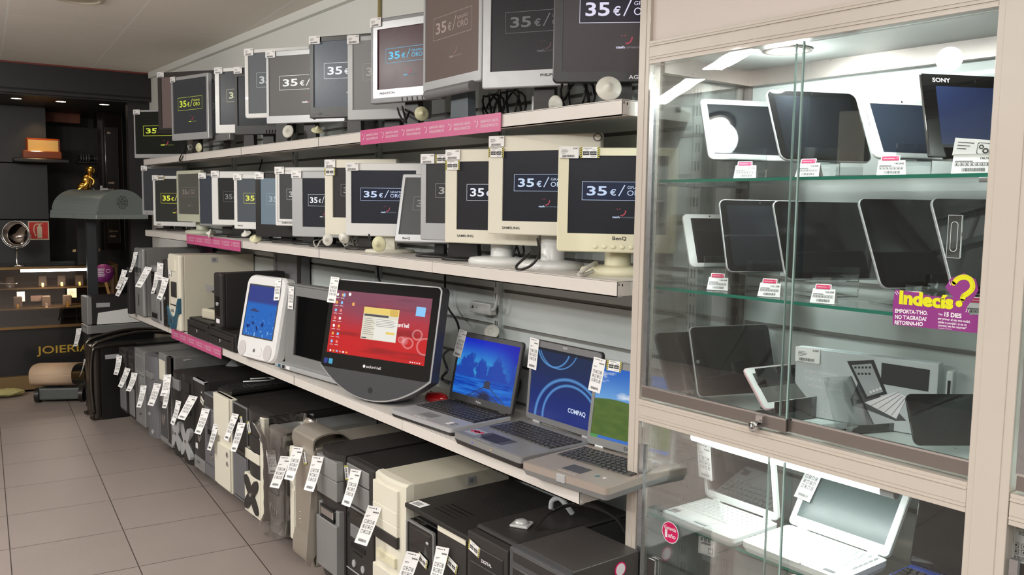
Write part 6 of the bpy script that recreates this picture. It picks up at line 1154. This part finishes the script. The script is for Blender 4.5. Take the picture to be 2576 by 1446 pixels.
# fire extinguisher sign on the panelled wall
a = on_t(70, 556, 8.19); b = on_t(124, 603, 8.19); g = M(); W, H = (b - a).dot(TX), a.z - b.z
g.box(0, W, 0, .003, 0, H, 0); g.face(W * .05, W * .95, H * .06, H * .94, -.0005, 1); g.prism([(W * .43, H * .1), (W * .66, H * .1), (W * .66, H * .68), (W * .6, H * .76), (W * .49, H * .76), (W * .43, H * .68)], -.0012, -.0006, 'y', 0); g.box(W * .50, W * .59, -.0012, -.0006, H * .75, H * .84, 0); g.line(W * .5, H * .83, W * .68, H * .86, .008, -.0014, 0)
P = smooth_path([(W * .5, 0, H * .85), (W * .33, 0, H * .80), (W * .27, 0, H * .5), (W * .36, 0, H * .2)], 5); [g.line(P[i].x, P[i].z, P[i + 1].x, P[i + 1].z, .008, -.0013, 0) for i in range(len(P) - 1)]
tag(obj('fire_extinguisher_sign', g, [mat('sign_ivory', S(232, 214, 184), .6), mat('sign_red', S(216, 44, 34), .5)], None, RM(a.dot(TX), 8.187, b.z)), 'square red sign with white fire extinguisher symbol on the dark wall', 'sign')
# dark recess: right flank, mirrored strip, warm lit board, spots
for i, (a_, b_, pw, lab) in enumerate(((.255, 7.62, 5, 'left small downlight in the black portal'), (.555, 7.62, 5, 'middle small downlight in the black portal'), (.862, 7.62, 6, 'right small downlight in the black portal'))):
    t = empty('downlight', RM(a_, b_, 2.27), lab, 'spotlight', 'small downlights of the jewellery corner'); g = M(); g.lathe([(.05, 0), (.05, -.003), (.036, -.004), (.036, 0)], 0, 24); obj('ring', g, [blkm], t)
    g = M(); g.prism(circ(0, 0, .035, n=20), -.0035, -.001, 'z'); obj('bulb', g, [mat('warm_bulb', S(255), .3, emit=(1, .8, .55, 1), es=14, var=0)], t); spot('warm_spot', tw(a_, b_, 2.26), 2.0 if i < 2 else 9, (1, .66, .36), 1.2, .7, .02)
t = empty('lit_board', RM(*(lambda q: (q.dot(TX), 8.6))(on_t(66, 300, 8.6)), on_t(66, 303, 8.6).z), 'brown board lit by small lamps above the jewellery box', 'board'); W = .42; H = .30
g = M(); g.box(0, W, 0, .02, 0, H * .48, 0, .004); g.box(0, W, 0, .02, H * .5, H, 0, .004); obj('panel', g, [mat('lit_brown', S(120, 62, 36), .6)], t)
q = on_t(88, 272, 8.3); t = empty('ceiling_spot_cluster', RM(q.dot(TX), 8.3, q.z), 'cluster of three small chrome lamps in front of the brown board', 'lamp')
g = M(); g.lathe([(.06, .0), (.06, .01), (.02, .03), (.006, .04), (.006, .28)], 0, 20); g.tube([(-.02, 0, 0), (-.06, 0, -.08)], .004); obj('fitting', g, [chrome], t)
for dx, dz in ((-.06, -.06), (-.04, -.13), (-.09, -.15)):
    g = M(); g.lathe([(.012, .03), (.03, 0), (.028, -.003), (0, -.003)], 0, 16, Matrix.Translation((dx, 0, dz)) @ Matrix.Rotation(R(30), 4, 'Y') @ Matrix.Rotation(R(35), 4, 'X')); obj('lamp_head', g, [mat('warm_bulb_soft', S(255), .3, emit=(1, .75, .45, 1), es=5, var=0)], t)
spot('board_spot', tw(q.dot(TX), 8.25, q.z - .05), 16, (1, .5, .22), 2.4, .9, .03, aim=(TY.x, TY.y, -.1)); spot('box_spot', tw(q.dot(TX), 8.05, q.z - .0), 6, (1, .62, .3), 1.4, .8, .03, aim=(TY.x * .25, TY.y * .25, -1))
# wall shelf with an open jewellery box
q = on_t(98, 400, 8.12); t = empty('wall_shelf', RM(q.dot(TX) - .19, 7.98, q.z - .03), 'black wall shelf carrying the open orange jewellery box', 'shelf'); g = M(); g.box(0, .40, 0, .24, 0, .03, 0, .006); obj('board', g, [counter_blk], t)
t = empty('jewellery_box', RM(q.dot(TX) - .12, 8.02, q.z + .001), 'open orange-brown jewellery box with cream lining on the wall shelf', 'box'); g = M(); g.box(0, .28, 0, .13, 0, .06, 0, .006); obj('body', g, [mat('lacquer_orange', S(160, 70, 24), .2, coat=.5)], t)
g = M(); g.box(.012, .268, .012, .12, .055, .062, 0); obj('lining', g, [mat('cream_lining', S(232, 200, 130), .7)], t)
g = M(); g.box(.03, .28, .11, .135, .058, .17, 0, .01); g.box(.045, .265, .104, .112, .066, .155, 1); obj('open_lid', g, [MATS['lacquer_orange'], MATS['cream_lining']], t)
# sign column of the workshop, at the end of the shelving
a = on_t(262, 262, 8.25); b = on_t(303, 612, 8.25); t = empty('sign_column', RM(a.dot(TX), 8.24, b.z), 'tall glossy black sign column with small lit lettering', 'sign'); W, H = (b - a).dot(TX), a.z - b.z
g = M(); g.box(-.05, W + .04, .02, .30, -.06, H + .02, 0, .004); g.box(-.06, -.045, -.0, .30, -.06, H + .02, 0); obj('column', g, [mat('gloss_dark_brown', S(34, 28, 26), .12, coat=.5)], t)
g = M(); g.box(0, W, .0, .022, 0, H * .84, 0, .003); obj('sign_plate', g, [mat('plate_dark', S(44, 40, 38), .25, coat=.4)], t)
g = M(); g.text('Laborator', W * .1, .10, .022, -.001, 0, width=W * .75); [g.face(W * .15 + i * W * .1, W * .22 + i * W * .1, z, z + .014 + .004 * (i % 2), -.001, 0) for z in (.055, .46, .52, .95) for i in range(5 if z < .9 else 3)]; obj('sign_lettering', g, [mat('letter_grey', S(190, 170, 150), .5)], t)
# golden figurine and bracelet stand
def blob(name, px, py, tt, balls, m_, label, cat):
    q = on_t(px, py, tt); t = empty(name, RM(q.dot(TX), tt, q.z), label, cat); return t
q = on_t(222, 478, 7.75); t = empty('golden_figurine', RM(q.dot(TX), 7.75, q.z), 'shiny golden figurine behind the grey lamp hood', 'figurine')
g = M(); ball = lambda c, r, s=(1, 1, 1): g.lathe([(r * math.sin(PI * k / 8), -r * math.cos(PI * k / 8)) for k in range(9)], 0, 14, Matrix.Translation(c) @ Matrix.Diagonal((*s, 1)))
ball((.02, 0, .16), .035); g.tube(smooth_path([(.02, 0, .13), (.0, .0, .09), (-.01, 0, .05), (-.04, 0, .02), (-.09, 0, -.01)], 5), [.015 + .018 * math.sin(PI * i / 20) for i in range(21)], 0, 10); ball((-.01, 0, .08), .035, (1, .8, 1.3)); ball((-.03, 0, .03), .04, (1.3, .8, .8)); g.tube(smooth_path([(.0, -.02, .11), (.04, -.03, .08), (.03, -.03, .04)], 4), .01, 0, 8); obj('figure', g, [gold], t)
g = M(); g.box(-.10, .06, -.04, .04, -(q.z - .987), -.005, 0, .006); obj('base', g, [counter_blk], t); spot('fig_spot', tw(q.dot(TX), 7.6, 2.1), 6, (1, .66, .36), .8, .6, .02)
q = on_t(220, 400, 8.88); t = empty('bracelet_stand', RM(q.dot(TX), 8.88, q.z - .02), 'small stand with pale bracelets on the dark wall', 'jewellery stand'); g = M(); g.cyl((-.07, 0, .03), .022, .15, 'x', 0, 14); g.box(-.09, .09, -.03, .068, -.02, -.005, 0, .003); g.tube([(0, 0, -.01), (0, 0, .03)], .006); obj('bar', g, [blkm], t)
for i in range(4): g = M(); g.tube([(-.055 + i * .022, .027 * math.cos(2 * PI * k / 16), .03 + .03 * math.sin(2 * PI * k / 16)) for k in range(16)], .004, 0, 6, closed=True); obj('bracelet', g, [silv], t)
# stool-like tray with tan top, in front of the recess
q = on_t(203, 630, 8.0); t = empty('display_tray', RM(q.dot(TX) - .06, 8.0, q.z - .012), 'tan display tray on a dark bracket behind the lamp post', 'tray'); g = M(); g.prism([(0, 0), (.20, -.02), (.22, .12), (.04, .14)], 0, .02, 'z'); obj('pad', g, [mat('tan_pad', S(196, 168, 120), .6)], t); g = M(); g.box(.08, .12, .02, .1, -(q.z - .012 - .987), -.0, 0); obj('bracket', g, [counter_blk], t)
# round purple sign on a stick in the counter
q = on_t(260, 687, CT - .02); t = empty('paddle_sign', RM(q.dot(TX), CT - .03, q.z), 'round purple sign on a wooden stick at the counter corner', 'sign'); g = M(); g.lathe([(.075, -.002), (.075, .002), (0, .002)], 0, 30, Matrix.Rotation(R(90), 4, 'X')); obj('disc', g, [purple], t)
g = M(); [g.face(-.05, .01 - .004 * (i % 3), .03 - i * .014, .038 - i * .014, -.003, 0) for i in range(5)]; g.loft([lp(circ(.035, .018, .016), -.003), lp(circ(.035, .018, .012), -.003)], 0, None, c0=False, c1=False); obj('print', g, [stkw], t)
g = M(); g.box(-.01, .01, -.001, .004, -.22, -.06, 0, .002, Matrix.Rotation(R(-12), 4, 'Y')); obj('stick', g, [mat('stick_wood', S(196, 150, 90), .6)], t)

# ---- half-barrel lamp hood on a post
a = on_t(170, 540, 6.65); b = on_t(345, 552, 6.30); c = (a + b) / 2
hood = mat('hood_grey', S(150, 160, 156), .3, metal=.35)
pc = on_t(231, 640, 7.12); zt_ = on_t(231, 545, 7.12).z
t = empty('hooded_lamp', RM(pc.dot(TX), 7.12, 0), 'grey half-barrel lamp hood with round end vents on a black post', 'lamp')
hr, hl = .20, .50; TH = Matrix.Translation((.06, .0, zt_ + .0)) @ Matrix.Rotation(R(30), 4, 'Z')
prof = [(hr * math.cos(a_), hr * .78 * math.sin(a_) + .045) for a_ in [PI * k / 20 for k in range(21)]] + [(-hr - .012, .045), (-hr - .012, -.01), (hr + .012, -.01), (hr + .012, .045)]
g = M(); g.prism(prof, -hl / 2, hl / 2, 'y', 0, TH); obj('hood', g, [hood], t)
g = M(); g.prism([(p[0] * 1.02, p[1] * 1.02) for p in prof], -hl / 2 - .012, -hl / 2 + .004, 'y', 0, TH)
obj('end_cap', g, [mat('hood_end', S(126, 134, 132), .4)], t)
g = M(); g.prism([(p[0] * 1.02, p[1] * 1.02) for p in prof], hl / 2 - .004, hl / 2 + .012, 'y', 0, TH); obj('end_cap', g, [MATS['hood_end']], t)
g = M()
for rad, n_ in ((.045, 8), (.032, 6), (.02, 5), (.009, 4)):
    for k in range(n_):
        a0 = 2 * PI * k / n_; a1 = a0 + 2 * PI / n_ * .78
        for j in range(3): p, q_ = a0 + (a1 - a0) * j / 3, a0 + (a1 - a0) * (j + 1) / 3; g.line(rad * math.cos(p), .11 + rad * math.sin(p), rad * math.cos(q_), .11 + rad * math.sin(q_), .0045, -hl / 2 - .0125, 0, TH)
obj('round_vent', g, [slotk], t)
g = M(); g.box(-hr - .02, hr + .02, -hl / 2 - .016, hl / 2 + .016, -.012, .02, 0, .003, TH); obj('rim', g, [hood], t)
g = M(); g.tube([(-.05, -.02, .20), (-.03, .04, .215)], .006, 0, 8, TH); g.box(.0, .07, -.02, .10, .19, .215, 0, .004, TH); g.box(.03, .05, .02, .06, .215, .235, 0, .003, TH); obj('top_latch', g, [chrome], t)
g = M(); g.box(-.035, .035, -.02, .04, .02, zt_ - .005, 0, .004); obj('post', g, [mat('post_blue_black', S(38, 42, 46), .4)], t)
g = M(); g.box(-.06, .12, -.08, .08, 0, .02, 0, .004); obj('foot', g, [blkm], t)

# ---- floor stack in front of the shelving's far end
T0 = on_x(207, 860, 1.06)
def fl(px, py, z=0): return on_z(px, py, z)
tl = fl(213, 1040); 
BX = 1.30
t_, W, H = tower('very large black computer case with tubular rails, standing on the floor', 213, 240, 862, X=1.28, zb=.0, W=.23, depth=.58, body=mat('cosmos_black', S(20, 19, 19), .4), front=mat('front_brown_black', S(58, 50, 46), .35, metal=.3), rad=.02, group=None, feats=bays(blkm, 5, .1, .55, .004, .1, .8), name='large_computer_case', bez=.05)
g = M(); P = smooth_path([(.02, .0, H - .02), (.02, .05, H + .03), (.02, .30, H + .075), (.02, .55, H + .05), (.02, .62, H - .0)], 7); P2 = [(p.x + .19, p.y, p.z) for p in P]
g.tube(P, .012, 0, 10); g.tube([(p[0], p[1], p[2]) for p in P2], .012, 0, 10); obj('top_rail', g, [mat('rail_dark_chrome', S(92, 86, 80), .2, metal=.9)], t_)
g = M(); P = smooth_path([(.215, -.01, .03), (.215, .02, .0 + .014), (.215, .3, .014), (.215, .60, .014)], 6); g.tube(P, .012, 0, 10); g.tube([(p.x - .19, p.y, p.z) for p in P], .012, 0, 10); obj('bottom_rail', g, [MATS['rail_dark_chrome']], t_)
g = M(); g.tube(smooth_path([(.225, .0, .05), (.225, -.012, .25), (.225, .0, H - .05), (.222, .05, H - .005), (.222, .3, H - .002)], 6), .014, 0, 10); obj('side_rail', g, [MATS['rail_dark_chrome']], t_)
g = M(); g.box(W, W + .001, .08, .17, H - .09, H - .06, 0); obj('side_sticker', g, [silv], t_); g = M(); g.prism(circ(.24, H - .14, .03, .02, 20), W, W + .0015, 'x'); obj('round_badge', g, [mgrey], t_); tall_tag(t_, .02, H * .78, -.006, 1)
bt = t_.matrix_basis.translation
zt2 = H
q1 = on_x(207, 812, 1.22)
t2_, W2_, H2_ = tower('grey steel tower standing behind the very large black case', 204, 222, 812, X=1.31, zb=.56, W=.20, depth=.48, body=galv, front=silvd, group=None, feats=[(b_, 'dark_drive', .2, .1, .9, .25, .002, dgrey)], tags=[(.1, .6, 1)])
t3_, W3_, H3_ = tower('black tower with pale front edge and loose white paper, top of the floor stack', 203, 230, 742, X=1.32, zb=.56 + H2_ + .003, W=.20, depth=.46, body=darkcase, front=silvd, group=None, feats=[(b_, 'dark_panel', .0, .1, .45, .9, .002, blkm)], tags=())
g = M(); g.box(W3_, W3_ + .001, .06, .15, H3_ * .62, H3_ * .78, 0); obj('side_sticker', g, [silv], t3_); g = M(); g.prism([(.06, .0), (.42, .0), (.41, H3_ * .60), (.07, H3_ * .42)], W3_ + .001, W3_ + .004, 'x'); obj('white_side_sheet', g, [white], t3_)
g = M(); g.box(0, .19, 0, .44, 0, .553, 0, .006); tag(obj('support_crate', g, [counter_blk], None, at((1.325, t2_.matrix_basis.translation.y, .002), 90)), 'plain black crate under the grey steel tower on the floor', 'crate')
# floor machine with a draped tan cloth
q = fl(180, 1012); t = empty('floor_machine', at((q.x - .09, q.y + .05, 0), 28), 'low grey floor machine with two small wheels left of the large black case', 'machine')
g = M(); g.box(-.13, .16, 0, .34, .02, .11, 0, .012, seg=2); g.box(-.10, -.0, .05, .2, .11, .17, 0, .01); obj('body', g, [mat('machine_grey', S(86, 90, 88), .45)], t)
for x in (-.15, .155): g = M(); g.cyl((x, .03, .055), .055, .03, 'x', 0, 24); obj('wheel', g, [blk], t)
g = M(); P = smooth_path([(0, .02, .125), (0, -.06, .16), (0, -.07, .24), (0, .02, .275), (0, .2, .26), (0, .34, .22)], 6); g.loft([[(-.16, p.y, p.z), (.13, p.y, p.z), (.13, p.y, p.z + .007), (-.16, p.y, p.z + .007)] for p in P], smooth=True)
tag(obj('tan_cloth', g, [mat('tan_cloth', S(206, 178, 150), .85, bump=.4, scale=80)], None, at((q.x - .09, q.y + .05, 0), 28)), 'tan cloth roll draped over the low grey floor machine', 'cloth')
q = on_t(12, 962, 7.66); g = M(); rnd = random.Random(6); loops = []
for k in range(6): r_ = .10 * math.sin(PI * (k + .5) / 6.5); loops.append([((r_ + rnd.uniform(-.012, .012)) * 1.3 * math.cos(2 * PI * i / 14), (r_ + rnd.uniform(-.012, .012)) * .7 * math.sin(2 * PI * i / 14), .012 * k + rnd.uniform(0, .006)) for i in range(14)])
g.loft(loops); tag(obj('crumpled_rag', g, [mat('rag_green', S(170, 164, 110), .85)], None, RM(q.dot(TX), 7.49, .002)), 'crumpled yellowish rag in front of the wooden plinth', 'rag')
# recessed light in the ceiling, switched off
q = ray(194, -6); q = CAM + q * ((2.5 - EYE) / q.z); t = empty('ceiling_light', Matrix.Translation((q.x, q.y, 2.5)), 'round white recessed ceiling light, switched off', 'ceiling light'); g = M(); g.lathe([(.125, 0), (.125, -.006), (.10, -.010), (.095, -.002)], 0, 36); obj('ring', g, [mat('ring_ivory', S(206, 198, 180), .4)], t); g = M(); g.prism(circ(0, 0, .095, n=32), -.004, -.001, 'z'); obj('diffuser', g, [mat('diffuser_ivory', S(190, 180, 160), .3)], t)
